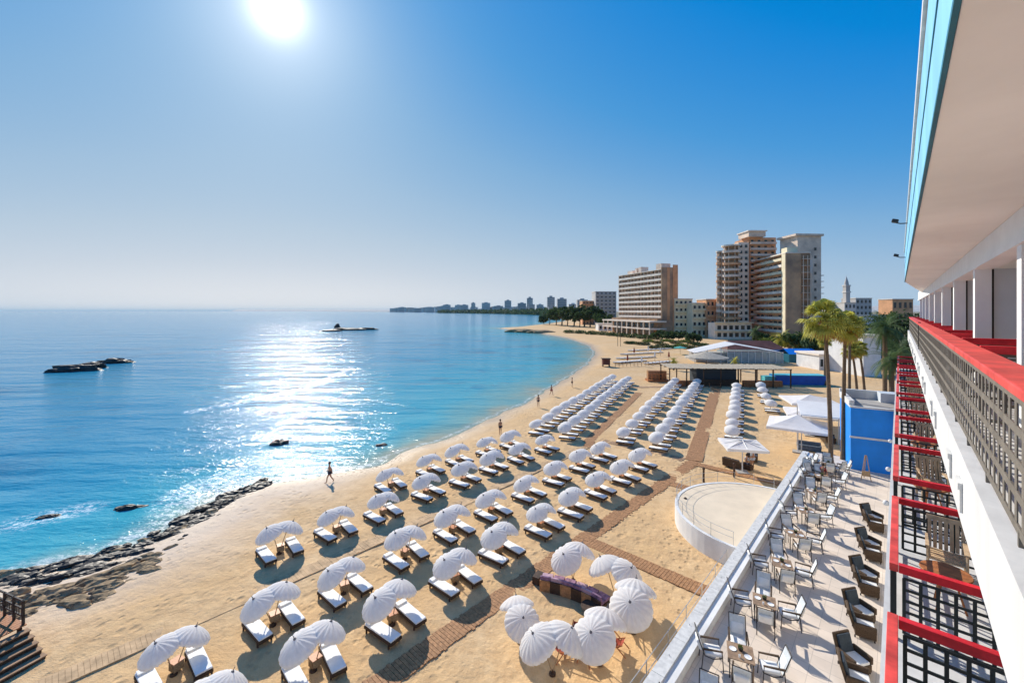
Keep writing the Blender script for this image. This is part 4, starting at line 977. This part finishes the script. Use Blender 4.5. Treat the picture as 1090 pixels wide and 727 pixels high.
# ------------------------------------------------------------------ hotels
def bframe(p0, p1): d = Vector((p1[0]-p0[0], p1[1]-p0[1])); return Vector((p0[0], p0[1], 0)), math.atan2(d.y, d.x), d.length
WIN = {}
def window(t, w, h, x, y, z, m='glass'):
    k = (round(w,2), round(h,2), m)
    if k not in WIN:
        s = MB(); s.box(-w/2, w/2, -.02, .1, 0, h); o = s.build('window', M[m], t); WIN[k] = o.data
    else:
        o = bpy.data.objects.new('window', WIN[k]); COL.objects.link(o); o.parent = t
    o.location = (x, y, z); return o
def slab_hotel():
    p, rz, Lf = bframe((71, 281), (83.4, 235)); t = thing('slab_hotel', 'wide pale hotel block with nine rows of balconies and a bare brown end wall', 'hotel', p, rz)
    Hh, Dp = 38.3, 10.0
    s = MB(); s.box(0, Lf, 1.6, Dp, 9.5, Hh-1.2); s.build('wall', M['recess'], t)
    s = MB(); s.box(Lf-.6, Lf, -.3, 1.595, 9.5, Hh); s.box(Lf+.003, Lf+.35, 0, Dp, 0, Hh); s.build('end_wall', M['brownwall'], t)
    s = MB(); s.box(Lf+.352, Lf+.50, 3.0, 4.6, 9, Hh); s.box(Lf+.352, Lf+.55, Dp-3.4, Dp-.2, 0, Hh+1.5); s.build('end_wall_strip', M['terracotta'], t)
    nb = 13
    for k in range(9):
        z = 10.2 + k*3.0
        s = MB(); s.box(-.2, Lf-.62, -.2, 1.58, z-.22, z); s.box(-.2, Lf-.62, -.22, -.08, z, z+1.0); s.build('balcony', M['concretepale'], t)
        for i in range(nb):
            x = (i+.5)*Lf/nb; window(t, 2.2, 2.1, x, 1.50, z+.05) if (i*7+k*3) % 11 else None
    s = MB()
    for i in range(nb+1): x = min(Lf-.8, i*Lf/nb); s.box(x-.1, x+.1, -.06, 1.57, 9.8, Hh-1.3)
    s.build('partition', M['concrete'], t)
    s = MB(); s.box(-.3, Lf-.61, -.3, Dp, Hh-1.3, Hh-.9); s.build('roof', M['concretepale'], t)
    s = MB(); s.box(6, 12, 3, 8, Hh-.9, Hh+1.5); s.box(15, 17, 3, 6, Hh-.9, Hh+2.6); s.box(19, 22, 3, 8, Hh-.9, Hh+2.8); s.box(39, 44, 2, 8, Hh-.9, Hh+2.6); s.build('roof_plant', M['concrete'], t)
    s = MB(); s.box(-6, Lf+2, -9, 1.5, 7.6, 8.4); s.box(-6, Lf+2, -9, 1.5, 3.6, 4.4); s.build('podium_slab', M['concretepale'], t)
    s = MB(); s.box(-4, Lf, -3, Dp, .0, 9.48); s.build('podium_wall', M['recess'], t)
    for i in range(10):
        x = -5 + i*(Lf+6)/9; s = MB(); s.box(x-.25, x+.25, -8.8, -8.3, 0, 7.6); s.build('podium_column', M['concretepale'], t)
    for i in range(9): window(t, 3.4, 2.4, 1+i*5.2, -3.02, 4.6); window(t, 3.4, 2.6, 1+i*5.2, -3.02, .6)
slab_hotel()
def curved_tower():
    t = thing('curved_tower', 'tall terracotta tower block with rounded stacked balconies', 'apartment tower', (0,0,0))
    def stack(px, D, rad, top, n0=0):
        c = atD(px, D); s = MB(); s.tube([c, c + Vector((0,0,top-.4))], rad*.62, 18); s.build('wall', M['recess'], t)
        nfl = int(top/3.1)
        for k in range(1, nfl):
            z = top - 3.1*(nfl-k) - .4; b = MB(); Mx = Matrix.Translation((c.x, c.y, z))
            b.lathe([(0,-.2),(rad,-.2),(rad,1.0),(rad-.15,1.0),(rad-.15,0),(0,0)], 22, Mx); b.build('balcony', M['concrete'] if k % 3 else M['terracotta'], t)
        b = MB(); b.lathe([(0,-.3),(rad*1.02,-.3),(rad*1.02,.4),(0,.4)], 22, Matrix.Translation((c.x, c.y, top))); b.build('roof', M['concretepale'], t)
        s = MB()
        for q in range(8):
            a = q*math.pi/4; x, y = c.x+math.cos(a)*rad*.8, c.y+math.sin(a)*rad*.8; s.box(x-.12, x+.12, y-.12, y+.12, 0, top-.3)
        s.build('column', M['concrete'], t)
    stack(766.5, 222, 2.0, 45); stack(778.3, 219, 4.6, 47.5)
    def block(px0, px1, D, dp, top, wall, rows=True, nm='wall', x_win=3):
        a, b = atD(px0, D), atD(px1, D); s = MB(); s.box(a.x, b.x, D, D+dp, 0, top); s.build(nm, M[wall], t)
        n = int(top/3.1)
        for k in range(2, n):
            z = top - 3.1*(n-k) - .3
            for i in range(x_win): window(t, 1.4, 1.5, a.x + (i+.5)*(b.x-a.x)/x_win, D-.02, z+.7)
            if rows and k % 1 == 0:
                s = MB(); s.box(a.x+.3, b.x-.3, D-1.3, D-.05, z-.15, z); s.box(a.x+.3, b.x-.3, D-1.3, D-1.18, z, z+.95); s.build('balcony', M['concrete'], t)
    block(786, 797, 216, 14, 49, 'concrete', False, x_win=2)
    block(797, 826, 222, 14, 52.5, 'terracotta', True, x_win=4)
    s = MB(); a, b = atD(797, 219), atD(815, 219); s.box(a.x, b.x, 219, 229, 52.52, 55.2); s.build('roof_plant', M['concrete'], t)
    s = MB(); s.box(a.x-.6, b.x+.6, 218.4, 229.6, 55.202, 55.7); s.build('roof', M['concretepale'], t)
    s = MB(); a, b = atD(763, 208), atD(800, 208); s.box(a.x-1, b.x, 208, 215, 0, 8.2); s.build('podium_wall', M['concretepale'], t)
    for k in range(2):
        for i in range(6): window(t, 1.8, 2.0, a.x + 1.2 + i*2.9, 207.98, 1.2 + k*3.6)
        s = MB(); s.box(a.x-1.3, b.x+.3, 206.4, 207.95, 3.9+k*4.2, 4.3+k*4.2); s.build('podium_slab', M['cream'], t)
curved_tower()
def striped_hotel():
    p, rz, Lf = bframe((127, 222), (123, 190)); t = thing('striped_hotel', 'hotel block with orange and cream stripes and a ruined bare end wall', 'hotel', p, rz)
    Hh, Dp = 40.6, 10
    s = MB(); s.box(0, Lf, 1.2, Dp, 3, Hh-.8); s.build('wall', M['terracotta'], t)
    s = MB(); s.box(Lf+.003, Lf+.4, -.1, Dp*.62, 0, Hh-.6); s.build('end_wall', M['brownwall'], t)
    s = MB(); s.box(Lf-3.2, Lf, -.2, 1.19, 3, Hh-.4); s.build('stair_wall', M['cream'], t)
    n = 12
    for k in range(n):
        z = 4.2 + k*3.0; s = MB(); s.box(-.2, Lf-3.25, -.25, 1.18, z-.2, z); s.box(-.2, Lf-3.25, -.27, -.12, z, z+1.05); s.build('balcony', M['cream'] if k % 2 else M['concretepale'], t)
        for i in range(6): window(t, 3.0, 1.8, 2.3 + i*4.5, 1.16, z+.1) if (i+k*5) % 7 else None
        s = MB(); s.box(Lf+.402, Lf+1.7, Dp*.64, Dp, z-.2, z); s.build('gallery_slab', M['concrete'], t)
    s = MB(); s.box(Lf+.003, Lf+.3, Dp*.63, Dp, 0, Hh-1); s.build('end_wall', M['recess'], t)
    s = MB()
    for x in (Dp*.66, Dp*.84, Dp-.2): s.box(Lf+1.4, Lf+1.65, x-.1, x+.1, 0, Hh-2)
    s.build('gallery_post', M['concrete'], t)
    s = MB(); s.box(-.3, Lf+.5, -.3, Dp+.2, Hh-.79, Hh-.3); s.build('roof', M['concretepale'], t)
    s = MB(); s.box(Lf-7, Lf-2, 1.5, 6, Hh-.3, Hh+2.2); s.build('roof_plant', M['cream'], t)
    for i in range(5): window(t, 1.6, 1.6, Lf+.42-.4, 0, 0) if False else None
striped_hotel()
def lift_tower():
    a, b = atD(849, 203), atD(875.5, 203); t = thing('bare_concrete_tower', 'tall bare concrete tower with open crumbling right side', 'tower', (a.x, 203, 0), R(4))
    w = b.x-a.x; Hh = 51
    s = MB(); s.box(0, w, 0, 12, 0, Hh-1); s.build('wall', M['concrete'], t)
    s = MB(); s.box(-1.5, w+.8, -.8, 12.5, Hh-.99, Hh); s.build('roof', M['concrete'], t)
    s = MB(); s.box(w*.2, w*.6, -.3, -.01, Hh-19, Hh-12.5); s.build('sign_panel', M['whitewall'], t)
    for k in range(11):
        s = MB(); s.box(w+.01, w+1.8, .3, 9, 2+k*2.9, 2.3+k*2.9); s.build('gallery_slab', M['concrete'], t)
    for k in range(10): window(t, 1.2, 1.4, w*.75, -.02, 8+k*3.9)
lift_tower()
def small_block(lb, px0, px1, D, dp, top, m, cols, rows, nm='low_apartment_block', hh=None, roofm='concretepale', cat='apartment block', balc=True, rot=0):
    a, b = atD(px0, D), atD(px1, D); t = thing(nm, lb, cat, (a.x, D, 0), rot); w = b.x-a.x
    s = MB(); s.box(0, w, 0, dp, 0, top); s.build('wall', M[m], t)
    s = MB(); s.box(-.3, w+.3, -.3, dp+.3, top+.002, top+.45); s.build('roof', M[roofm], t)
    for k in range(rows):
        z = top*(k+.25)/rows
        for i in range(cols): window(t, w/cols*.5, top/rows*.5, (i+.5)*w/cols, -.02, z)
        if balc and k: s = MB(); s.box(.2, w-.2, -1.2, -.05, z-.3, z-.12); s.box(.2, w-.2, -1.2, -1.1, z-.12, z+.6); s.build('balcony', M[m], t)
    return t
small_block('pale cream four storey house with rounded windows between slab hotel and tower', 718, 737, 236, 12, 20.5, 'cream', 4, 5)
small_block('cream house with dark arched openings next to the curved tower', 737, 752, 228, 12, 18, 'cream', 3, 4)
small_block('orange low block against the curved tower foot', 752, 765, 226, 12, 20, 'terracotta', 3, 4)
small_block('grey apartment block behind the trees left of the slab hotel', 634, 656, 420, 20, 33, 'fargrey', 5, 9)
small_block('brown lower block beside the grey one near the bay point', 620, 634, 430, 18, 24, 'terracotta', 4, 6)
small_block('white low building on the sand left of the slab hotel', 637, 661, 300, 10, 4.6, 'whitewall', 5, 1, 'beach_pavilion', cat='building', balc=False)
small_block('white wall sided house behind the palms', 919, 938, 90, 10, 8.5, 'whitewall', 0, 0, 'white_house', cat='house', balc=False)
small_block('long pale low building beyond the kiosk palms', 872, 905, 100, 8, 3.4, 'whitewall', 6, 1, 'low_pavilion', cat='building', balc=False)
small_block('ruined grey house at the horizon left of the spire', 880, 900, 330, 15, 19, 'fargrey', 5, 4, 'grey_house', cat='house', balc=False)
small_block('pale grey block right of the spire on the horizon', 911, 928, 340, 15, 24, 'fargrey', 4, 5, 'grey_house', cat='house', balc=False)
small_block('sandy house under the spire on the horizon', 899, 911, 320, 15, 20, 'farpale', 3, 4, 'grey_house', cat='house', balc=False)
small_block('low white shed with blue stripe far right on the horizon', 930, 952, 170, 8, 12, 'whitewall', 4, 1, 'white_shed', cat='shed', balc=False)
small_block('brown block far right behind the hotel end', 950, 972, 260, 10, 21, 'terracotta', 4, 3, 'brown_block', cat='building', balc=False)
t = thing('church_spire', 'slender dark church bell tower rising on the horizon', 'spire', atD(901, 325))
s = MB(); s.box(-1.6, 1.6, -1.6, 1.6, 0, 33); s.build('shaft', M['fargrey'], t)
s = MB(); s.box(-2, 2, -2, 2, 28, 29); s.box(-2, 2, -2, 2, 33.01, 33.8); s.build('cornice', M['farpale'], t)
MB().lathe([(1.6,33.8),(1.3,36),(.5,39),(.06,40.5),(0,42.5)], 10).build('dome', M['fargrey'], t)
t = thing('blue_canopy_stall', 'small blue tented stall with white sign behind the sand', 'stall', at(840, 386)); s = MB(); s.box(0, 8, 0, 5, 0, 2.2); s.build('wall', M['skybluedark'], t); s = MB(); s.add([(-.4,-.6,2.3),(8.4,-.6,2.3),(8,2.5,3.6),(0,2.5,3.6),(8.4,5.5,2.3),(-.4,5.5,2.3)], [(0,1,2,3),(3,2,4,5)]); s.build('canopy', M['blue'], t)
# ------------------------------------------------------------------ the far city along the bay
rndc = random.Random(3)
k = 0
def far_block(px0, px1, D, hpx, lb, m):
    a, b = atD(px0, D), atD(px1, D); t = thing('distant_block', lb, 'apartment block', (a.x, D, -1), 0, 'far city blocks along the bay'); w = b.x-a.x; h = hpx*D/450 + 14
    s = MB(); s.box(0, w, 0, w*.8, 0, h); s.build('wall', M[m], t)
    n = max(3, min(9, int(h/5))); s = MB()
    for q in range(n): z = h*(q+.35)/n; s.box(w*.05, w*.95, -w*.01-.4, -.02, z, z+h/n*.42)
    s.build('window_band', M['farglass'], t)
    s = MB(); s.box(w*.3, w*.7, w*.2, w*.6, h+.01, h+h*.06+1); s.build('roof', M[m], t)
cx = [(425,6,5200,2.5),(434,6,4800,3),(444,8,4400,3.5),(455,8,4000,4),(465,7,3700,4.5),(474,8,3400,5),(484,7,3200,5.5),(493,8,3000,6),(503,8,2800,6.5),(513,9,2600,6.5),(524,9,2400,6),(535,9,2250,8),(546,8,2100,7),(553,8,1900,9),(560,9,1750,14),(571,10,1650,8),(582,9,1500,11),(592,9,1400,10),(602,10,1250,11),(612,10,1150,9),(500,6,2900,4),(540,6,2150,5),(566,6,1700,5),(587,6,1450,5)]
for i, (px, w, D, h) in enumerate(cx):
    px += rndc.uniform(-3.5, 3.5); w *= rndc.uniform(.5, 1.15); h *= rndc.uniform(.55, 1.45) if h < 12 else 1
    far_block(px, px+w, D, h, f'hazy grey city block on the far bay shore, {ORD[i]} from the left' if i < 20 else f'low hazy city block in front of the taller ones, {ORD[i-20]} from the left', 'fargrey' if i % 3 else 'farpale')
rndd = random.Random(11)
for g_, (n_, pa, pb) in enumerate(((20, 415, 520), (20, 515, 612))):
    for i in range(n_):
        px = pa + (pb-pa)*i/n_ + rndd.uniform(-1.5, 1.5); D = np.interp(px, [415, 500, 560, 612], [5400, 3000, 2000, 1350])*rndd.uniform(.97, 1.1)
        far_block(px, px + rndd.uniform(6, 12), D, rndd.uniform(1.2, 4.6), f'low pale roofline on the far bay shore, {ORD[i]} from the left in the {["distant", "closer"][g_]} stretch', 'farpale' if rndd.random() < .6 else 'fargrey')
for i in range(22):
    px = 470 + i*6.2; D = 2900 - i*80
    o = MB(); h_ = 14; leaf_clump(o, (0,0,6), 140, 40, 8, .4); b = o.build('coast_trees', M['foliage'], loc=atD(px, D, 0)); tag(b, kind='stuff')
# low hazy hills
t = MB(); pts = []
nh = 60
vs = []; fs = []
for i in range(nh):
    x = -9000 + i*260; y = 13500 - max(0, x+2000)*.9; h = 60 + 70*abs(mnoise.noise((i*.23, 1.3, 0)))*min(1, i/12)
    vs += [(x, y, -5), (x, y+300, h), (x, y+1500, -5)]
for i in range(nh-1): fs += [(3*i, 3*i+3, 3*i+4, 3*i+1), (3*i+1, 3*i+4, 3*i+5, 3*i+2)]
t.add(vs, fs); o = t.build('hills', M['fargrey'], smooth=True); tag(o, kind='structure')
# ------------------------------------------------------------------ rocks
def rock(name, loc, sx, sy, sz, m, seed, lb, group, rz=0, cuts=3):
    bmx = bmesh.new(); bmesh.ops.create_icosphere(bmx, subdivisions=cuts, radius=1)
    for v in bmx.verts:
        q = v.co.copy(); n = mnoise.noise(q*1.1 + Vector((seed*3.1, seed, 0)))*.45 + mnoise.noise(q*2.9 + Vector((0, seed*1.7, 0)))*.22 + mnoise.noise(q*6.3 + Vector((0, seed*1.3, 2)))*.10
        if cuts > 4: n += .30*(.35-abs(mnoise.noise(q*4.5 + Vector((seed,0,1))))) + .20*(.3-abs(mnoise.noise(q*10 + Vector((0,seed,3)))))
        v.co = q*(1+n); v.co.z = round(v.co.z*3)/3*.3 + v.co.z*.7
        v.co = Vector((v.co.x*sx, v.co.y*sy, v.co.z*sz))
    me = bpy.data.meshes.new(name); bmx.to_mesh(me); bmx.free(); me.materials.append(M[m])
    o = bpy.data.objects.new(name, me); COL.objects.link(o); o.location = loc; o.rotation_euler.z = rz; tag(o, lb, 'rock', group); return o
rndr = random.Random(5)
ex = Vector((math.cos(R(38)), math.sin(R(38)), 0))
edge_px = [(0,622),(25,615),(50,610),(75,606),(100,602),(125,592),(150,580),(175,566),(200,553),(220,541),(240,529),(262,520),(285,511)]
cnt = 0
spots = []
for i in range(290):
    f = rndr.random()**.9*(len(edge_px)-1); j = min(int(f), len(edge_px)-2); q = f-j
    px = edge_px[j][0]*(1-q) + edge_px[j+1][0]*q; py = edge_px[j][1]*(1-q) + edge_px[j+1][1]*q
    band = np.interp(px, [0,100,200,285], [1,.8,.35,.15])
    off = rndr.uniform(-.18, 1.0)*62*band*(1 if px < 230 else .6); p = at(px + off*.35*rndr.uniform(0,1), py + off, SEA)
    spots.append((px, py, off, p))
spots.sort(key=lambda s: s[0])
names = ['dark', 'wet', 'rough', 'cracked', 'low']
for i, (px, py, off, p) in enumerate(spots):
    wet = off < 20*band + 3 and rndr.random() < .9; s = rndr.uniform(.14, .60)*(1.0 if px < 150 else .8)
    zz_ = SEA + (.05 if off < 4 else .10 if off < 20 else .42)
    rock('shore_rock', Vector((p.x, p.y, zz_)), s*rndr.uniform(.9,1.6), s*rndr.uniform(.55,.9), s*rndr.uniform(.38,.62), 'rock' if wet else 'rockdry', i+1,
         ('wet black' if wet else 'dry brown') + f' rock on the rocky shore, {["beside the stairs", "in the middle stretch", "toward the surf end"][min(2, int(px/95))]}', ('wet rocks ' if wet else 'dry rocks ') + ['beside the stairs','in the middle stretch','toward the surf end'][min(2, int(px/95))], R(35) + rndr.uniform(-.4,.4))
# rock shelves
for i, (px, py, sx, sy, sz, m, lb) in enumerate(((20,650,4.0,2.0,.55,'rockdry','broad brown rock shelf beside the wooden stairs'),(75,640,4.4,1.8,.5,'rockdry','long brown rock shelf in the middle of the rocky shore'),(128,618,3.6,1.3,.42,'rockdry','narrow brown rock shelf at the edge of the pale sand'),(40,622,4.6,1.6,.45,'rock','dark weedy rock shelf at the water edge near the stairs'),(110,606,4.2,1.2,.38,'rock','dark rock shelf at the water edge, middle one'),(175,572,3.6,.9,.36,'rock','dark rock shelf at the water edge below the pale sand'),(225,540,3.6,.8,.34,'rock','black rock ledge near the white surf'),(262,520,3.2,.7,.32,'rock','black rock ledge at the end of the rocky shore by the surf'),(90,652,2.6,1.0,.45,'rockdry','small brown rock shelf facing the sand'))):
    p = at(px, py, SEA+.2); rock('rock_shelf', Vector((p.x, p.y, SEA + (.18 if m == 'rockdry' else .0))), sx*.36, sy*.36, sz*.9, m, 300+i, lb, 'rock shelves on the shore', R(38), 5)
for i, (px, py, sx, sy, sz, lb) in enumerate(((80,395,5.2,2.0,1.5,'dark flat islet rising from the sea at the left'),(97,392,3.4,1.6,1.5,'dark hump of rock joined to the left islet'),(120,386.5,4.5,1.6,1.4,'small dark islet just beyond the larger one'),(297,472.5,.9,.6,.55,'lone dark rock in the sea before the surf'),(405,474,.6,.4,.25,'small grey rock in the shallows'),(136,541,1.1,.35,.26,'half sunk dark rock awash off the rocky shore'),(52,550,.8,.3,.2,'rock awash in foam at the left'))):
    p = at(px, py, SEA); rock('sea_rock', Vector((p.x, p.y, SEA - .05)), sx, sy, sz, 'rock', 400+i, lb, 'rocks standing in the sea', R(20), 4)
for i, (px, py, sx, sy, sz, lb) in enumerate(((352,352.5,7,3,1.2,'low reef in the glittering sea, left piece'),(371,351.5,12,3,1.7,'low reef in the glittering sea, long middle piece'),(390,351,8,3,1.6,'low reef in the glittering sea, right piece'),(359,349,2.5,1.5,3.0,'upright rock on the low reef'))):
    p = at(px, py, SEA); rock('reef_rock', Vector((p.x, p.y, SEA)), sx, sy, sz, 'rock', 420+i, lb, 'reef in the bay', 0, 4)
for i, px in enumerate((548,556,563,572,580)):
    p = at(px, 352.5+.3*i, 0); rock('point_rock', p, 7, 4, 1.5, 'rockdry', 440+i, f'brown boulder on the tip of the bay point, {ORD[i]} from the sea', 'boulders on the bay point', 0, 3)
# ------------------------------------------------------------------ stairs with deck and railing at lower left
t = thing('wooden_stairs', 'weathered wooden stairs with dark landing railing at the rocky shore', 'stairs', (-18.75, 17.05, 0), math.atan2(.35, -.94))
for k in range(5):
    s = MB(); s.box(.02+k*.30, .32+k*.30, .03, 4.5, -.2, .13+k*.17); s.build('step', M['darkwood'], t)
    s = MB(); s.box(k*.30-.02, .305+k*.30, 0, 4.5, .132+k*.17, .17+k*.17); s.build('tread', M['fadedwood'], t)
s = MB()
for q in range(30): s.box(1.52+q*.17, 1.52+q*.17+.155, 0, 4.5, .96, 1.0)
s.build('landing', M['orangewood'], t)
for x in (1.7, 3.4, 5.2):
    for y in (.15, 4.2): s = MB(); s.box(x-.06, x+.06, y-.06, y+.06, -1.2, .955); s.build('post', M['darkwood'], t)
rl = MB()
for x in (1.62, 2.35, 3.1, 4.2, 5.3): rl.box(x-.04, x+.04, .03, .11, 1.0, 2.0)
for zz_ in (1.35, 1.65, 1.97): rl.box(1.56, 6.2, .045, .095, zz_-.03, zz_+.03)
for q in range(24): rl.box(1.75+q*.19, 1.77+q*.19, .06, .08, 1.38, 1.62)
rl.build('railing', M['darkmetal'], t)
# ------------------------------------------------------------------ people
def person(lb, loc, rz, pose, suit, h=1.72, name='person'):
    k = h/1.72
    J = {'hip':(0,0,.93),'belly':(0,0,1.08),'chest':(0,0,1.30),'neck':(0,.0,1.46),'head0':(0,-.02,1.56),'head1':(0,-.03,1.67),
         'hl':(.09,0,.90),'kl':(.10,-.03,.50),'al':(.10,.03,.08),'tl':(.11,-.13,.03),'hr':(-.09,0,.90),'kr':(-.10,-.03,.50),'ar':(-.10,.03,.08),'tr':(-.11,-.13,.03),
         'sl':(.17,0,1.40),'el':(.22,.02,1.13),'wl':(.23,-.08,.90),'fl':(.23,-.12,.80),'sr':(-.17,0,1.40),'er':(-.22,.02,1.13),'wr':(-.23,-.08,.90),'fr':(-.23,-.12,.80)}
    if pose == 'walk':
        J.update(kl=(.09,-.20,.53),al=(.09,-.26,.12),tl=(.10,-.42,.10),kr=(-.09,.08,.50),ar=(-.09,.32,.14),tr=(-.09,.24,.03),el=(.22,.14,1.14),wl=(.21,.16,.90),fl=(.21,.15,.80),er=(-.22,-.08,1.14),wr=(-.21,-.22,.94),fr=(-.21,-.28,.86))
    if pose == 'sit':
        for q in ('hip','belly','chest','neck','head0','head1','sl','sr','hl','hr'): x,y,z = J[q]; J[q] = (x,y,z-.42)
        J.update(kl=(.12,-.42,.50),al=(.12,-.42,.08),tl=(.12,-.58,.03),kr=(-.12,-.42,.50),ar=(-.12,-.42,.08),tr=(-.12,-.58,.03),el=(.22,-.05,.74),wl=(.16,-.28,.62),fl=(.14,-.36,.58),er=(-.22,-.05,.74),wr=(-.16,-.28,.62),fr=(-.14,-.36,.58))
    rad = {'hip':.14,'belly':.125,'chest':.145,'neck':.055,'head0':.085,'head1':.085,'hl':.095,'kl':.06,'al':.04,'tl':.035,'hr':.095,'kr':.06,'ar':.04,'tr':.035,'sl':.06,'el':.042,'wl':.03,'fl':.028,'sr':.06,'er':.042,'wr':.03,'fr':.028}
    ks = list(J); E = [('hip','belly'),('belly','chest'),('chest','neck'),('neck','head0'),('head0','head1'),('hip','hl'),('hl','kl'),('kl','al'),('al','tl'),('hip','hr'),('hr','kr'),('kr','ar'),('ar','tr'),('chest','sl'),('sl','el'),('el','wl'),('wl','fl'),('chest','sr'),('sr','er'),('er','wr'),('wr','fr')]
    def skin(jks, edges, nm, m, scale=1.0):
        me = bpy.data.meshes.new(nm); me.from_pydata([tuple(c*k for c in J[q]) for q in jks], [(jks.index(a), jks.index(b)) for a, b in edges], [])
        o = bpy.data.objects.new(nm, me); COL.objects.link(o); md = o.modifiers.new('skin', 'SKIN'); md.use_smooth_shade = True
        for i, q in enumerate(jks): r_ = rad[q]*k*scale; me.skin_vertices[0].data[i].radius = (r_, r_*.85)
        me.skin_vertices[0].data[0].use_root = True
        sd_ = o.modifiers.new('sub', 'SUBSURF'); sd_.levels = 2
        dg = bpy.context.evaluated_depsgraph_get(); me2 = bpy.data.meshes.new_from_object(o.evaluated_get(dg)); o.modifiers.clear(); o.data = me2; me2.materials.clear(); me2.materials.append(M[m]); return o
    o = skin(ks, E, name, 'skin'); o.location = loc; o.rotation_euler.z = rz; tag(o, lb, 'person')
    hb = MB(); hx = Vector(J['head1'])*k
    hb.lathe([(.0,.115),(.06,.10),(.098,.05),(.105,-.02),(.09,-.07)], 12, Matrix.Translation(hx + Vector((0,.02,0)))); hb.build('hair', M['hair'], o, smooth=True)
    sh = ['hip','hl','kl','hr','kr']; J2 = dict(J)
    for a in ('kl','kr'): hk_ = Vector(J[a[0].replace('k','h')+a[1]]); J[a] = tuple(hk_.lerp(Vector(J2[a]), .45))
    old = dict(rad); rad['kl'] = rad['kr'] = .085
    c = skin(sh, [('hip','hl'),('hl','kl'),('hip','hr'),('hr','kr')], 'shorts', suit[0], 1.12); c.parent = o
    rad.update(old); J.update(J2)
    if len(suit) > 1:
        c = skin(['chest','belly','neck','sl','sr','el','er'], [('chest','belly'),('chest','neck'),('chest','sl'),('sl','el'),('chest','sr'),('sr','er')], 'shirt', suit[1], 1.12); c.parent = o
    return o
person('person in dark swim shorts walking along the water edge', Vector((*at(351, 515, -.3)[:2], -.22)), R(-60), 'walk', ('clothdark',))
person('person in dark shorts standing at the bay waterline, farther along the beach', Vector((*at(532.5, 463, -.1)[:2], -.05)), R(30), 'stand', ('clothdark',))
p = at(795, 499); person('person in pale shirt sitting on the low bench edge near the flat umbrella', p, R(120), 'sit', ('clothdark','clothpale'))
p = at(801, 499); person('person in pale blue clothes standing at the flat umbrella beside the seats', p, R(200), 'stand', ('clothpale','clothpale'))
p = at(560, 447); 
for i, (px, py, pose, st_, lb) in enumerate(((573,433,'stand',('clothdark',),'person in dark shorts on the sand near the water, beyond the first rows'),(587,421,'walk',('clothred',),'person in red shorts walking on the sand before the far rows'),(609,412,'stand',('clothdark',),'person standing by the water beside the far rows'),(876,512,'sit',('clothdark','clothred'),'person in red top sitting at the far terrace tables'))):
    z_ = TZ if py > 500 else -.05
    pp = at(px, py, z_); person(lb, pp, R(40*i), pose, st_)
mb = MB(); mb.box(-.45, .45, -.22, .25, 0, .42); tag(mb.build('bench', M['darkwood'], loc=at(795, 499) + Vector((.02,.02,0)), rz=R(120)), 'small dark bench under the person in the pale shirt', 'bench')
mb = MB(); mb.box(-.45, .45, -.22, .25, 0, .42); tag(mb.build('bench', M['darkwood'], loc=at(876, 512, TZ), rz=R(120)), 'small dark bench at the far terrace end', 'bench')

# ------------------------------------------------------------------ sea air
mh = bpy.data.materials.new('haze_air'); mh.use_nodes = True; t_ = mh.node_tree; t_.nodes.clear()
pv = N(t_, 'ShaderNodeVolumePrincipled', i={'Color': (.72, .92, 1, 1), 'Density': HAZE, 'Anisotropy': .0}); ou = N(t_, 'ShaderNodeOutputMaterial'); L(t_, pv.outputs[0], ou.inputs['Volume'])
hz = MB(); hz.box(-98000, 98000, -98000, 98000, -14, 150); tag(hz.build('haze', mh), kind='stuff')
